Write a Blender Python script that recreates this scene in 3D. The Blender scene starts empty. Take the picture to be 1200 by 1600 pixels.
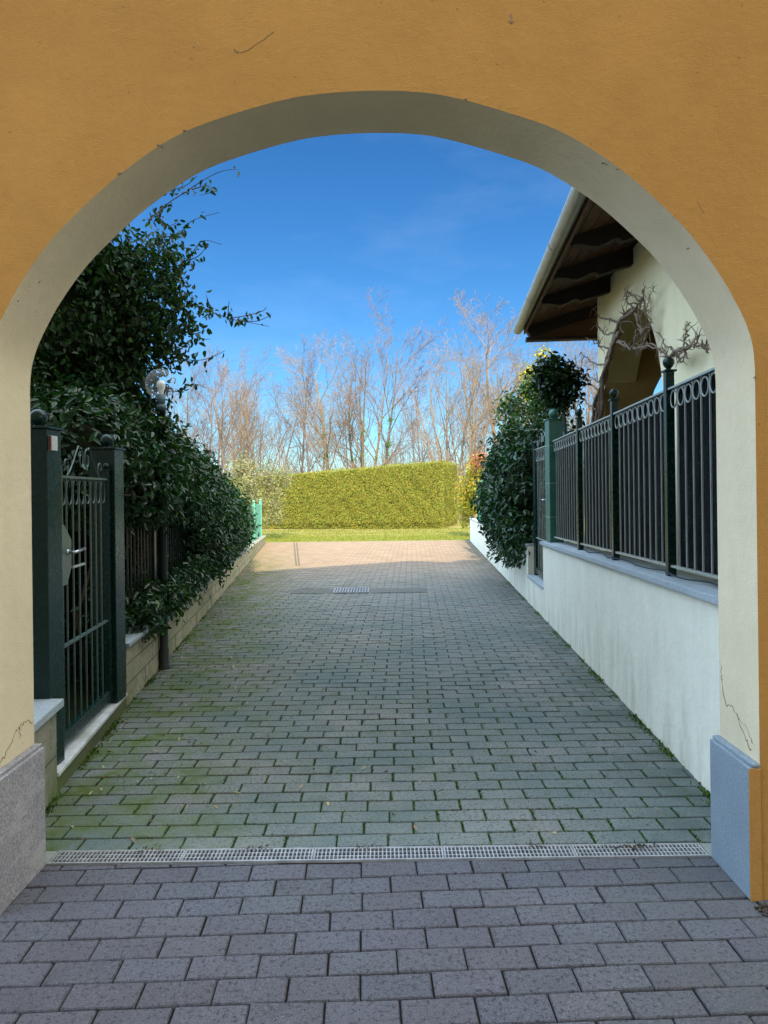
import bpy, math, random
import numpy as np
from mathutils import Vector, Matrix
random.seed(7); rng = np.random.default_rng(11)
S = bpy.context.scene; COL = S.collection
F = 1095.0; H = 1.5; RHO = 0.0122
cR, sR = math.cos(RHO), math.sin(RHO)

# ---------------------------------------------------------------- camera
cam = bpy.data.cameras.new('camera'); co = bpy.data.objects.new('camera', cam); COL.objects.link(co)
cam.sensor_fit = 'HORIZONTAL'; cam.sensor_width = 36; cam.lens = F / 1200 * 36
cam.shift_y = -33 / 1200; cam.clip_end = 2000; cam.clip_start = 0.05
co.matrix_world = Matrix(((cR, sR, 0, 0), (0, 0, -1, 0), (-sR, cR, 0, H), (0, 0, 0, 1)))
S.camera = co
S.render.resolution_x = 768; S.render.resolution_y = 1024

def ray(px, py):
    u = (px - 600) / F; v = -(py - 767) / F
    return u * cR + v * sR, v * cR - u * sR
def P(px, py, Y):
    dx, dz = ray(px, py); return Vector((dx * Y, Y, H + dz * Y))
def XR(Y): return 1.39 + .0545 * Y          # face of the right boundary wall
def XL(Y): return -1.301 - .1075 * Y        # face of the left boundary wall

# ---------------------------------------------------------------- world and sun
SUN_EL = math.radians(43); SUN_AZ = math.radians(7.7)   # light travels towards -X slightly, +Y
SKY_FILL = .9      # share of added fill brightness in the unseen sky around and behind the viewer
W = bpy.data.worlds.new('World'); S.world = W; W.use_nodes = True
nt = W.node_tree; nt.nodes.clear()
sky = nt.nodes.new('ShaderNodeTexSky'); sky.sky_type = 'NISHITA'; sky.sun_disc = False
sky.sun_elevation = SUN_EL; sky.sun_rotation = math.radians(180) - SUN_AZ
sky.air_density = 1.0; sky.dust_density = 0.05; sky.ozone_density = 3.0; sky.altitude = 200
bg = nt.nodes.new('ShaderNodeBackground'); bg.inputs[1].default_value = 0.13
hs = nt.nodes.new('ShaderNodeHueSaturation'); hs.inputs['Saturation'].default_value = 1.25
wo = nt.nodes.new('ShaderNodeOutputWorld')
# a few faint wisps of cloud over the sky texture
tc = nt.nodes.new('ShaderNodeTexCoord'); mpn = nt.nodes.new('ShaderNodeMapping'); mpn.inputs['Scale'].default_value = (2.2, 2.2, 7)
nz = nt.nodes.new('ShaderNodeTexNoise'); nz.inputs['Scale'].default_value = 1.6; nz.inputs['Detail'].default_value = 7; nz.inputs['Roughness'].default_value = .6
rp = nt.nodes.new('ShaderNodeValToRGB'); rp.color_ramp.elements[0].position = .50; rp.color_ramp.elements[1].position = .85
rp.color_ramp.elements[1].color = (.10, .10, .10, 1)
mx = nt.nodes.new('ShaderNodeMix'); mx.data_type = 'RGBA'; mx.inputs['B'].default_value = (4.0, 4.8, 5.8, 1)
nt.links.new(tc.outputs['Generated'], mpn.inputs[0]); nt.links.new(mpn.outputs[0], nz.inputs['Vector'])
nt.links.new(nz.outputs['Fac'], rp.inputs[0]); nt.links.new(rp.outputs[0], mx.inputs['Factor'])
nt.links.new(sky.outputs[0], hs.inputs['Color'])
dp = nt.nodes.new('ShaderNodeMix'); dp.data_type = 'RGBA'; dp.blend_type = 'MULTIPLY'; dp.inputs['Factor'].default_value = 1; dp.inputs['B'].default_value = (.36, .53, .62, 1)
nt.links.new(hs.outputs[0], dp.inputs['A']); nt.links.new(dp.outputs['Result'], mx.inputs['A'])
sep = nt.nodes.new('ShaderNodeSeparateXYZ'); nt.links.new(tc.outputs['Generated'], sep.inputs[0])
mr_ = nt.nodes.new('ShaderNodeMapRange'); mr_.interpolation_type = 'SMOOTHSTEP'; mr_.inputs['From Min'].default_value = .86; mr_.inputs['From Max'].default_value = .48
nt.links.new(sep.outputs[1], mr_.inputs['Value'])
cm = nt.nodes.new('ShaderNodeMath'); cm.operation = 'MULTIPLY'; cm.inputs[1].default_value = SKY_FILL
nt.links.new(mr_.outputs[0], cm.inputs[0])
m2 = nt.nodes.new('ShaderNodeMix'); m2.data_type = 'RGBA'; 
ewr = nt.nodes.new('ShaderNodeMapRange'); ewr.inputs['From Min'].default_value = -.6; ewr.inputs['From Max'].default_value = .6; nt.links.new(sep.outputs[0], ewr.inputs['Value'])
ew = nt.nodes.new('ShaderNodeMix'); ew.data_type = 'RGBA'; ew.inputs['A'].default_value = (11.6, 15.6, 20.4, 1); ew.inputs['B'].default_value = (15.4, 15.6, 14.6, 1)
nt.links.new(ewr.outputs[0], ew.inputs['Factor']); nt.links.new(ew.outputs['Result'], m2.inputs['B'])
nt.links.new(cm.outputs[0], m2.inputs['Factor']); nt.links.new(mx.outputs['Result'], m2.inputs['A'])
nt.links.new(m2.outputs['Result'], bg.inputs[0]); nt.links.new(bg.outputs[0], wo.inputs[0])
sl = bpy.data.lights.new('sun', 'SUN'); sl.energy = 5.0; sl.angle = math.radians(.53); sl.color = (1, .77, .46)
so = bpy.data.objects.new('sun', sl); COL.objects.link(so)
trav = Vector((-math.sin(SUN_AZ) * math.cos(SUN_EL), math.cos(SUN_AZ) * math.cos(SUN_EL), -math.sin(SUN_EL)))
so.rotation_euler = trav.to_track_quat('-Z', 'Y').to_euler(); so.location = (3, -20, 20)
S.view_settings.view_transform = 'Standard'; S.view_settings.look = 'None'; S.view_settings.gamma = 1
S.view_settings.exposure = 0.96
S.render.engine = 'CYCLES'

# ---------------------------------------------------------------- materials
class NT:
    def __init__(s, name):
        s.m = bpy.data.materials.new(name); s.m.use_nodes = True; s.t = s.m.node_tree
        s.b = s.t.nodes['Principled BSDF']; s.out = s.t.nodes['Material Output']
        s.co = s.n('ShaderNodeTexCoord').outputs['Object']
        g = s.n('ShaderNodeNewGeometry'); s.pos = g.outputs['Position']
    def n(s, ty): return s.t.nodes.new(ty)
    def l(s, a, b): s.t.links.new(a, b)
    def noise(s, scale, detail=4, rough=.55, vec=None, stretch=None):
        v = vec or s.pos
        if stretch:
            mp = s.n('ShaderNodeMapping'); mp.inputs['Scale'].default_value = stretch; s.l(v, mp.inputs[0]); v = mp.outputs[0]
        k = s.n('ShaderNodeTexNoise'); k.inputs['Scale'].default_value = scale
        k.inputs['Detail'].default_value = detail; k.inputs['Roughness'].default_value = rough
        s.l(v, k.inputs['Vector']); return k.outputs['Fac']
    def ramp(s, fac, a, b, ca=(0, 0, 0, 1), cb=(1, 1, 1, 1)):
        r = s.n('ShaderNodeValToRGB'); r.color_ramp.elements[0].position = a; r.color_ramp.elements[1].position = b
        r.color_ramp.elements[0].color = ca; r.color_ramp.elements[1].color = cb; s.l(fac, r.inputs[0]); return r.outputs[0]
    def mix(s, fac, A, B, mode='MIX'):
        m = s.n('ShaderNodeMix'); m.data_type = 'RGBA'; m.blend_type = mode
        for k, v in (('Factor', fac), ('A', A), ('B', B)):
            if isinstance(v, (int, float)): m.inputs[k].default_value = v
            elif isinstance(v, tuple): m.inputs[k].default_value = (*v[:3], 1)
            else: s.l(v, m.inputs[k])
        return m.outputs['Result']
    def math(s, op, a, b=None, clamp=False):
        m = s.n('ShaderNodeMath'); m.operation = op; m.use_clamp = clamp
        for i, v in enumerate((a, b)):
            if v is None: continue
            if isinstance(v, (int, float)): m.inputs[i].default_value = v
            else: s.l(v, m.inputs[i])
        return m.outputs[0]
    def xyz(s):
        x = s.n('ShaderNodeSeparateXYZ'); s.l(s.pos, x.inputs[0]); return x.outputs
    def bump(s, h, strength=.3, dist=.01):
        b = s.n('ShaderNodeBump'); b.inputs['Strength'].default_value = strength; b.inputs['Distance'].default_value = dist
        s.l(h, b.inputs['Height']); s.l(b.outputs[0], s.b.inputs['Normal'])
    def smooth(s, val, a, b):
        m = s.n('ShaderNodeMapRange'); m.interpolation_type = 'SMOOTHSTEP'
        m.inputs['From Min'].default_value = a; m.inputs['From Max'].default_value = b; s.l(val, m.inputs['Value']); return m.outputs[0]
    def fin(s, col, rough=.8, spec=.3, metal=0):
        if isinstance(col, tuple): s.b.inputs['Base Color'].default_value = (*col[:3], 1)
        else: s.l(col, s.b.inputs['Base Color'])
        if isinstance(rough, (int, float)): s.b.inputs['Roughness'].default_value = rough
        else: s.l(rough, s.b.inputs['Roughness'])
        s.b.inputs['Specular IOR Level'].default_value = spec; s.b.inputs['Metallic'].default_value = metal
        return s.m

def plaster(name, c1, c2, stain=(.12, .12, .09), stain_amt=.35, low=.5, speck=True):
    t = NT(name)
    big = t.noise(1.1, 5, .6); med = t.noise(6, 4, .6)
    col = t.mix(t.ramp(big, .3, .7), c1, c2)
    col = t.mix(t.math('MULTIPLY', t.ramp(med, .35, .75), .30), col, tuple(x * .76 for x in c1))
    cl = t.noise(2.1, 6, .7, stretch=(1, 1, .7)); col = t.mix(t.math('MULTIPLY', t.ramp(cl, .52, .72), .35), col, tuple(min(.9, x * 1.18) for x in c1))
    st = t.noise(3, 6, .65, stretch=(2.6, 2.6, .45))
    z = t.xyz()[2]
    lowm = t.math('SUBTRACT', 1.0, t.smooth(z, .0, low))
    f = t.math('MULTIPLY', t.ramp(st, .46, .72), t.math('ADD', t.math('MULTIPLY', lowm, .75), .22))
    col = t.mix(t.math('MULTIPLY', f, stain_amt * 2.2, True), col, stain)
    if speck:
        sp = t.noise(34, 2, .5); col = t.mix(t.math('MULTIPLY', t.ramp(sp, .76, .80), .45), col, (.08, .05, .03))
    fine = t.noise(170, 3, .6); h = t.math('ADD', t.math('MULTIPLY', fine, .5), t.math('MULTIPLY', t.noise(22, 4), .8))
    t.bump(h, .6, .007)
    return t.fin(col, .9, .15)
M_ochre = plaster('ochre_plaster', (.41, .212, .056), (.365, .182, .046), (.22, .11, .04), .16, .4)
M_cream = plaster('shading_wall_plaster', (.62, .53, .37), (.56, .475, .325), (.30, .27, .19), .22, .8)
M_wallR = plaster('pale_plaster', (.75, .73, .61), (.68, .66, .56), (.26, .27, .20), .22, .7, False)
M_house = plaster('house_plaster', (.85, .77, .53), (.80, .71, .46), (.4, .36, .2), .15, .3, False)

def stone(name, c1, c2, vein=None, rough=.6, sc=1.0, stretch=None):
    t = NT(name)
    a = t.noise(3 * sc, 6, .65, stretch=stretch); b = t.noise(90 * sc, 3, .7)
    col = t.mix(t.ramp(a, .3, .7), c1, c2)
    col = t.mix(t.math('MULTIPLY', t.ramp(b, .44, .60), .62), col, tuple(x * .48 for x in c1))
    hl = t.noise(130 * sc, 2, .8); col = t.mix(t.math('MULTIPLY', t.ramp(hl, .56, .66), .45), col, tuple(min(1, x * 1.7) for x in c2))
    if vein:
        v = t.noise(2.2, 8, .75, stretch=(1, 1, 3)); col = t.mix(t.math('MULTIPLY', t.ramp(v, .52, .56), .5), col, vein)
    t.bump(t.math('ADD', b, t.math('MULTIPLY', a, .6)), .35, .004); return t.fin(col, rough, .3)
M_porch = plaster('porch_plaster', (.66, .55, .27), (.60, .50, .24), (.2, .14, .05), .1, .3, False)
M_porchD = plaster('porch_inner_plaster', (.42, .29, .11), (.38, .26, .10), (.1, .07, .03), .1, .3, False)
M_stoneL = stone('grey_stone', (.21, .20, .22), (.30, .29, .29), (.36, .35, .34), .7)
M_stoneR = stone('blue_granite', (.22, .265, .305), (.165, .21, .25), None, .55, 1.3)
M_coping = stone('granite_coping', (.38, .43, .47), (.30, .35, .38), None, .55, 1.2)
def marble():
    t = NT('white_marble'); a = t.noise(9, 6, .7); g = t.noise(3.2, 5, .6)
    col = t.mix(t.ramp(a, .45, .75), (.58, .60, .60), (.34, .35, .33))
    col = t.mix(t.math('MULTIPLY', t.ramp(g, .55, .72), .7), col, (.14, .17, .08)); t.bump(a, .2, .004); return t.fin(col, .55, .4)
M_marble = marble()
def mossy_block(name, c1, c2, green=.5):
    t = NT(name); a = t.noise(5, 6, .65); z = t.xyz()[2]
    col = t.mix(t.ramp(a, .3, .7), c1, c2)
    d = t.noise(30, 4, .7); col = t.mix(t.math('MULTIPLY', t.ramp(d, .5, .68), .55), col, (.09, .075, .05))
    g = t.math('MULTIPLY', t.ramp(t.noise(2.4, 5, .6), .38, .66), t.math('SUBTRACT', 1.15, t.smooth(z, .0, .42)))
    col = t.mix(t.math('MULTIPLY', g, green, True), col, (.10, .14, .035)); t.bump(t.noise(45, 5, .7), .5, .01)
    return t.fin(col, .92, .15)
M_block = mossy_block('tufa_block', (.42, .38, .27), (.31, .29, .21))
M_block2 = mossy_block('grey_block', (.30, .28, .22), (.20, .20, .16), .8)
M_kerb = mossy_block('mossy_kerb', (.15, .145, .095), (.10, .11, .06), .7)
M_seam = NT('shadow_strip_dark').fin((.10, .10, .075), .95, .1)
M_crack = NT('crack_shadow').fin((.20, .16, .10), .95, .1)

def paint(name, c, rough=.35, wear=.25, spec=.5):
    t = NT(name); a = t.noise(14, 5, .6)
    col = t.mix(t.math('MULTIPLY', t.ramp(a, .45, .8), wear), c, tuple(min(1, x * 1.9 + .02) for x in c))
    r = t.math('ADD', t.math('MULTIPLY', t.noise(30, 3), .25), rough - .1); t.bump(t.noise(60, 3), .08, .002)
    return t.fin(col, r, spec)
M_green = paint('dark_green_paint', (.0035, .020, .018), .24, .10, .3)
M_greenR = paint('weathered_green_paint', (.022, .10, .075), .42, .4)
M_iron = paint('green_iron_bar', (.05, .085, .078), .33, .3, .5)
M_ironR = paint('grey_green_iron', (.24, .27, .25), .32, .3, .6)
M_teal = paint('teal_paint', (.10, .36, .29), .5, .2)
M_screen = paint('green_screen', (.03, .24, .15), .6, .2)
M_pole = paint('blue_grey_pole', (.06, .11, .13), .5, .3)
M_darkpipe = paint('dark_metal', (.012, .02, .02), .35, .3)
M_black = NT('black_plastic').fin((.012, .012, .014), .4, .4)
M_red = NT('dark_red_lens').fin((.10, .006, .006), .25, .5)
M_chrome = NT('steel_handle').fin((.45, .47, .5), .25, .5, .9)
def meshmat():
    t = NT('shade_net'); n = t.noise(260, 2, .5, stretch=(1, 1, .5)); m = t.noise(30, 3, .6, stretch=(1, 1, .25))
    f = t.math('MULTIPLY', t.ramp(n, .56, .66), t.ramp(m, .40, .62))
    t.bump(n, .8, .006)
    return t.fin(t.mix(f, (.002, .003, .004), (.06, .075, .078)), .85, .08)
M_net = meshmat()
def galv():
    t = NT('galvanised_metal'); a = t.noise(9, 5, .7, stretch=(1, .35, 1))
    return t.fin(t.mix(t.ramp(a, .3, .7), (.26, .25, .21), (.38, .37, .32)), .45, .5, .35)
M_galv = galv()
def zinc():
    t = NT('grate_metal'); a = t.noise(18, 4, .6)
    return t.fin(t.mix(t.ramp(a, .35, .7), (.27, .275, .28), (.42, .425, .43)), .38, .5, .3)
M_grate = zinc()
def wood(name, c1, c2):
    t = NT(name); a = t.noise(9, 6, .6, stretch=(.6, .6, 7)); b = t.noise(3, 3)
    col = t.mix(t.ramp(a, .35, .65), c1, c2); t.bump(a, .3, .004); return t.fin(col, .65, .3)
M_wood = wood('dark_wood', (.012, .007, .005), (.026, .015, .009))
M_plank = wood('brown_planks', (.060, .028, .013), (.105, .052, .024))
M_tile = stone('terracotta_tile', (.28, .12, .07), (.20, .09, .06), None, .8, 2)
def bark(name, c1, c2, sc=14):
    t = NT(name); a = t.noise(sc, 5, .65, stretch=(1, 1, .3)); t.bump(a, .6, .01)
    return t.fin(t.mix(t.ramp(a, .3, .7), c1, c2), .9, .15)
M_bark = bark('winter_bark', (.125, .095, .072), (.19, .145, .11), 6)
M_bark2 = bark('ochre_bark', (.16, .122, .086), (.23, .18, .13), 6)
M_barkgrey = bark('grey_bark', (.10, .08, .082), (.155, .125, .122), 6)
M_twig = bark('dark_twig', (.05, .035, .025), (.09, .06, .045), 30)
M_vine = bark('vine_bark', (.16, .115, .085), (.30, .235, .18), 30)

def leafmat(name, base, rough=.35, trans=.25, spec=.5):
    """base colour times the leaf's own tint; a little light passes through each blade"""
    t = NT(name); at = t.n('ShaderNodeAttribute'); at.attribute_name = 'tint'
    col = t.mix(1.0, base, at.outputs['Color'], 'MULTIPLY')
    t.fin(col, rough, spec)
    tr = t.n('ShaderNodeBsdfTranslucent'); t.l(t.mix(1.0, col, (1.3, 1.5, .5), 'MULTIPLY'), tr.inputs['Color'])
    ms = t.n('ShaderNodeMixShader'); ms.inputs[0].default_value = trans
    t.l(t.b.outputs[0], ms.inputs[1]); t.l(tr.outputs[0], ms.inputs[2]); t.l(ms.outputs[0], t.out.inputs[0])
    return t.m
M_leafD = leafmat('dark_glossy_leaf', (.010, .032, .009), .34, .2, .3)
M_leafM = leafmat('green_glossy_leaf', (.014, .050, .015), .30, .18, .42)
M_leafJ = leafmat('climber_leaf', (.012, .040, .008), .40, .28, .25)
M_leafY = leafmat('yellow_green_leaf', (.30, .28, .035), .55, .3, .3)
M_leafR = leafmat('red_leaf', (.27, .11, .07), .5, .3, .3)
M_leafO = leafmat('olive_leaf', (.17, .18, .095), .6, .15, .3)
M_leafH = leafmat('conifer_hedge_leaf', (.195, .228, .040), .75, .12, .15)
M_grass = leafmat('grass_blade', (.13, .16, .022), .7, .3, .2)
M_moss = leafmat('moss', (.045, .095, .018), .95, .1, .05)
M_litter = leafmat('dry_leaf', (.32, .27, .18), .8, .1, .2)

def brickmat(name, base, moss):
    t = NT(name); at = t.n('ShaderNodeAttribute'); at.attribute_name = 'tint'
    ag = t.noise(190, 2, .8); pit = t.noise(60, 5, .8); blot_ = t.noise(9, 5, .7)
    col = t.mix(1.0, base, at.outputs['Color'], 'MULTIPLY')
    col = t.mix(t.math('MULTIPLY', t.ramp(blot_, .35, .7), .35), col, tuple(c * 1.45 for c in base))
    col = t.mix(t.math('MULTIPLY', t.ramp(ag, .52, .66), .65), col, tuple(min(1, c * 2.6) for c in base))
    col = t.mix(t.math('MULTIPLY', t.ramp(pit, .53, .60), .80), col, tuple(c * .18 for c in base))
    x, y, z = t.xyz()
    wash = t.noise(1.2, 6, .65); patch = t.noise(3.6, 7, .7)
    if moss:
        warm = t.math('MULTIPLY', t.smooth(y, 9.0, 15.5), .85)
        col = t.mix(warm, col, t.mix(1.0, (.215, .162, .118), at.outputs['Color'], 'MULTIPLY'))
        # algae film over the front half of the drive, thick moss along the left wall
        near = t.math('SUBTRACT', 1.0, t.smooth(y, 5.0, 15.0))
        film = t.math('MULTIPLY', t.ramp(wash, .28, .62), t.math('MULTIPLY', near, .65))
        col = t.mix(film, col, (.068, .122, .116))
        # left strip : distance from the left wall face
        dl = t.math('ADD', x, t.math('ADD', t.math('MULTIPLY', y, .1075), 1.301))
        strip = t.math('SUBTRACT', 1.0, t.smooth(dl, .25, 1.35))
        far = t.math('SUBTRACT', 1.0, t.smooth(y, 13.0, 19.0))
        g = t.math('MULTIPLY', t.math('MULTIPLY', t.ramp(patch, .42, .62), strip), far)
        col = t.mix(t.math('MULTIPLY', g, .9, True), col, (.085, .125, .022))
        blot = t.math('MULTIPLY', t.ramp(patch, .58, .66), t.math('MULTIPLY', near, .35)); col = t.mix(blot, col, (.05, .085, .02))
        dr = t.math('SUBTRACT', t.math('ADD', t.math('MULTIPLY', y, .0545), 1.39), x)
        drk = t.math('MULTIPLY', t.math('SUBTRACT', 1.0, t.smooth(dr, .0, .7)), t.ramp(t.noise(4, 5), .35, .6))
        col = t.mix(t.math('MULTIPLY', drk, .55), col, (.05, .06, .045))
    else:
        col = t.mix(t.math('MULTIPLY', t.ramp(wash, .35, .65), .45), col, (.080, .070, .078))
        gr = t.math('MULTIPLY', t.smooth(x, .3, 1.6), t.ramp(patch, .4, .65)); col = t.mix(t.math('MULTIPLY', gr, .5), col, (.09, .11, .08))
    h = t.math('SUBTRACT', t.math('MULTIPLY', ag, .7), t.math('MULTIPLY', pit, 1.6)); t.bump(h, .7, .008)
    return t.fin(col, .85, .25)
M_brick = brickmat('drive_paver', (.185, .182, .168), True)
M_brickP = brickmat('passage_paver', (.088, .090, .104), False)
def bedmat():
    t = NT('joint_bed'); n = t.noise(5, 6, .7); x, y, z = t.xyz()
    near = t.math('MULTIPLY', t.smooth(y, 2.9, 3.1), t.math('SUBTRACT', 1.0, t.smooth(y, 7.0, 12.0)))
    f = t.math('MULTIPLY', t.ramp(n, .35, .6), near)
    col = t.mix(f, (.016, .014, .012), (.016, .034, .009)); t.bump(t.noise(60, 4), .5, .01); return t.fin(col, .95, .1)
M_bed = bedmat()
def groundmat():
    t = NT('ground_soil'); n = t.noise(.6, 8, .6); return t.fin(t.mix(t.ramp(n, .35, .65), (.16, .15, .07), (.24, .20, .12)), .95, .1)
M_ground = groundmat()
def gardenmat():
    t = NT('garden_soil'); n = t.noise(4, 6, .6); return t.fin(t.mix(t.ramp(n, .35, .65), (.035, .03, .02), (.05, .06, .025)), .95, .1)
M_garden = gardenmat()
def lawnmat():
    t = NT('lawn_grass'); n = t.noise(1.1, 7, .65, stretch=(.35, 1.3, 1)); f = t.noise(40, 4, .7)
    y = t.xyz()[1]; band = t.smooth(y, 22.6, 25.0)
    dry = t.math('MULTIPLY', t.ramp(n, .38, .58), t.math('ADD', t.math('MULTIPLY', band, .75), .15))
    col = t.mix(dry, (.11, .145, .02), (.29, .245, .12)); col = t.mix(t.math('MULTIPLY', t.ramp(f, .45, .7), .4), col, (.08, .11, .02))
    t.bump(f, .5, .02); return t.fin(col, .95, .1)
M_lawn = lawnmat()
def hedgecore():
    t = NT('hedge_core'); n = t.noise(16, 5, .7); return t.fin(t.mix(t.ramp(n, .35, .65), (.06, .065, .015), (.16, .15, .03)), .95, .1)
M_core = hedgecore()
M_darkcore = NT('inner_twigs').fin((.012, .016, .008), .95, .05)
M_gully = stone('worn_concrete', (.135, .135, .12), (.10, .105, .095), None, .9, 2)
M_conc = stone('concrete', (.26, .28, .25), (.20, .22, .19), None, .85, 1.5)
def glassmat():
    t = NT('clear_glass'); t.fin((.85, .88, .95), .05, .5)
    lw = t.n('ShaderNodeLayerWeight'); lw.inputs['Blend'].default_value = .35; tr = t.n('ShaderNodeBsdfTransparent'); ms = t.n('ShaderNodeMixShader')
    t.l(t.math('ADD', t.math('MULTIPLY', lw.outputs['Facing'], .26), .04), ms.inputs[0]); t.l(tr.outputs[0], ms.inputs[1]); t.l(t.b.outputs[0], ms.inputs[2]); t.l(ms.outputs[0], t.out.inputs[0])
    return t.m
M_glass = glassmat()
M_bulb = NT('white_bulb').fin((.75, .75, .76), .3, .4)
M_white = NT('whitish_plate').fin((.50, .52, .50), .4, .4)

# ---------------------------------------------------------------- mesh builder
class MB:
    def __init__(s): s.v = []; s.f = []; s.mi = []; s.sm = []
    def add(s, vs, fs, mi=0, smooth=False):
        b = len(s.v); s.v += [tuple(v) for v in vs]
        for f in fs: s.f.append(tuple(b + i for i in f)); s.mi.append(mi); s.sm.append(smooth)
    def hexa(s, c, mi=0):     # 8 corners: bottom ring 0-3, top ring 4-7
        s.add(c, [(0, 3, 2, 1), (4, 5, 6, 7), (0, 1, 5, 4), (1, 2, 6, 5), (2, 3, 7, 6), (3, 0, 4, 7)], mi)
    def box(s, a, b, mi=0):
        (x0, y0, z0), (x1, y1, z1) = a, b
        s.hexa([(x0, y0, z0), (x1, y0, z0), (x1, y1, z0), (x0, y1, z0), (x0, y0, z1), (x1, y0, z1), (x1, y1, z1), (x0, y1, z1)], mi)
    def tube(s, pts, rad, sides=6, mi=0, cap=True):
        pts = [Vector(p) for p in pts]; n = len(pts)
        if isinstance(rad, (int, float)): rad = [rad] * n
        vs = []; t0 = (pts[1] - pts[0]).normalized()
        up = Vector((0, 0, 1)) if abs(t0.z) < .9 else Vector((1, 0, 0)); nrm = t0.cross(up).normalized()
        for i, p in enumerate(pts):
            t = (pts[min(i + 1, n - 1)] - pts[max(i - 1, 0)])
            t = t.normalized() if t.length > 1e-9 else t0
            nrm = (nrm - t * nrm.dot(t)); nrm = nrm.normalized() if nrm.length > 1e-6 else t.orthogonal().normalized()
            bn = t.cross(nrm)
            for k in range(sides):
                a = 2 * math.pi * k / sides; vs.append(p + (nrm * math.cos(a) + bn * math.sin(a)) * rad[i])
        fs = []
        for i in range(n - 1):
            for k in range(sides):
                k2 = (k + 1) % sides; fs.append((i * sides + k, i * sides + k2, (i + 1) * sides + k2, (i + 1) * sides + k))
        if cap: fs.append(tuple(range(sides))[::-1]); fs.append(tuple((n - 1) * sides + k for k in range(sides)))
        s.add(vs, fs, mi, sides > 4)
    def ring(s, c, a, u, r, ru, t, seg=18, sides=4):
        """flat-lying torus: centre c, plane axes a and u, radii r and ru, wire radius t"""
        c, a, u = Vector(c), Vector(a), Vector(u); nn = a.cross(u).normalized(); vs = []; fs = []
        for i in range(seg):
            th = 2 * math.pi * i / seg; ce = c + a * math.cos(th) * r + u * math.sin(th) * ru; ra = (a * math.cos(th) + u * math.sin(th)).normalized()
            for k in range(sides):
                ph = 2 * math.pi * k / sides + .785; vs.append(ce + ra * math.cos(ph) * t + nn * math.sin(ph) * t)
        for i in range(seg):
            for k in range(sides):
                j = (i + 1) % seg; k2 = (k + 1) % sides; fs.append((i * sides + k, i * sides + k2, j * sides + k2, j * sides + k))
        s.add(vs, fs, 0, True)
    def sphere(s, c, r, seg=20, rings=12, sq=(1, 1, 1)):
        vs = []; fs = []
        for i in range(rings + 1):
            ph = math.pi * i / rings
            for k in range(seg):
                th = 2 * math.pi * k / seg
                vs.append((c[0] + r * sq[0] * math.sin(ph) * math.cos(th), c[1] + r * sq[1] * math.sin(ph) * math.sin(th), c[2] + r * sq[2] * math.cos(ph)))
        for i in range(rings):
            for k in range(seg):
                k2 = (k + 1) % seg; fs.append((i * seg + k, (i + 1) * seg + k, (i + 1) * seg + k2, i * seg + k2))
        s.add(vs, fs, 0, True)
    def lathe(s, c, prof, seg=20, mi=0):
        vs = []; fs = []; n = len(prof)
        for (r, z) in prof:
            for k in range(seg):
                th = 2 * math.pi * k / seg; vs.append((c[0] + r * math.cos(th), c[1] + r * math.sin(th), c[2] + z))
        for i in range(n - 1):
            for k in range(seg):
                k2 = (k + 1) % seg; fs.append((i * seg + k, i * seg + k2, (i + 1) * seg + k2, (i + 1) * seg + k))
        s.add(vs, fs, mi, True)
    def prism(s, poly, off, mi=0):
        n = len(poly); poly = [Vector(p) for p in poly]; off = Vector(off)
        s.add(poly + [p + off for p in poly], [tuple(range(n))[::-1], tuple(range(n, 2 * n))] + [(i, (i + 1) % n, n + (i + 1) % n, n + i) for i in range(n)], mi)
    def build(s, name, mats, parent=None, bevel=0, recalc=True):
        off = Vector(parent['_o']) if parent is not None else Vector((0, 0, 0))
        me = bpy.data.meshes.new(name); me.from_pydata([tuple(Vector(v) - off) for v in s.v], [], s.f)
        if not isinstance(mats, (list, tuple)): mats = [mats]
        for m in mats: me.materials.append(m)
        me.polygons.foreach_set('material_index', s.mi); me.polygons.foreach_set('use_smooth', s.sm)
        if recalc:
            import bmesh
            bm = bmesh.new(); bm.from_mesh(me); bmesh.ops.recalc_face_normals(bm, faces=bm.faces); bm.to_mesh(me); bm.free()
        me.update()
        o = bpy.data.objects.new(name, me); COL.objects.link(o)
        if parent is not None: o.parent = parent; o['_o'] = tuple(off)
        if bevel:
            b = o.modifiers.new('bevel', 'BEVEL'); b.width = bevel; b.segments = 2; b.limit_method = 'ANGLE'; b.angle_limit = .6
        return o
def tag(o, label=None, cat=None, group=None, kind=None):
    if label: o['label'] = label
    if cat: o['category'] = cat
    if group: o['group'] = group
    if kind: o['kind'] = kind
    return o
EMPT = []
def thing(name, loc, label, cat, group=None):
    o = bpy.data.objects.new(name, None); COL.objects.link(o); o.location = loc; o['_o'] = tuple(loc); EMPT.append(o)
    o.empty_display_size = .1
    return tag(o, label, cat, group)

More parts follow.
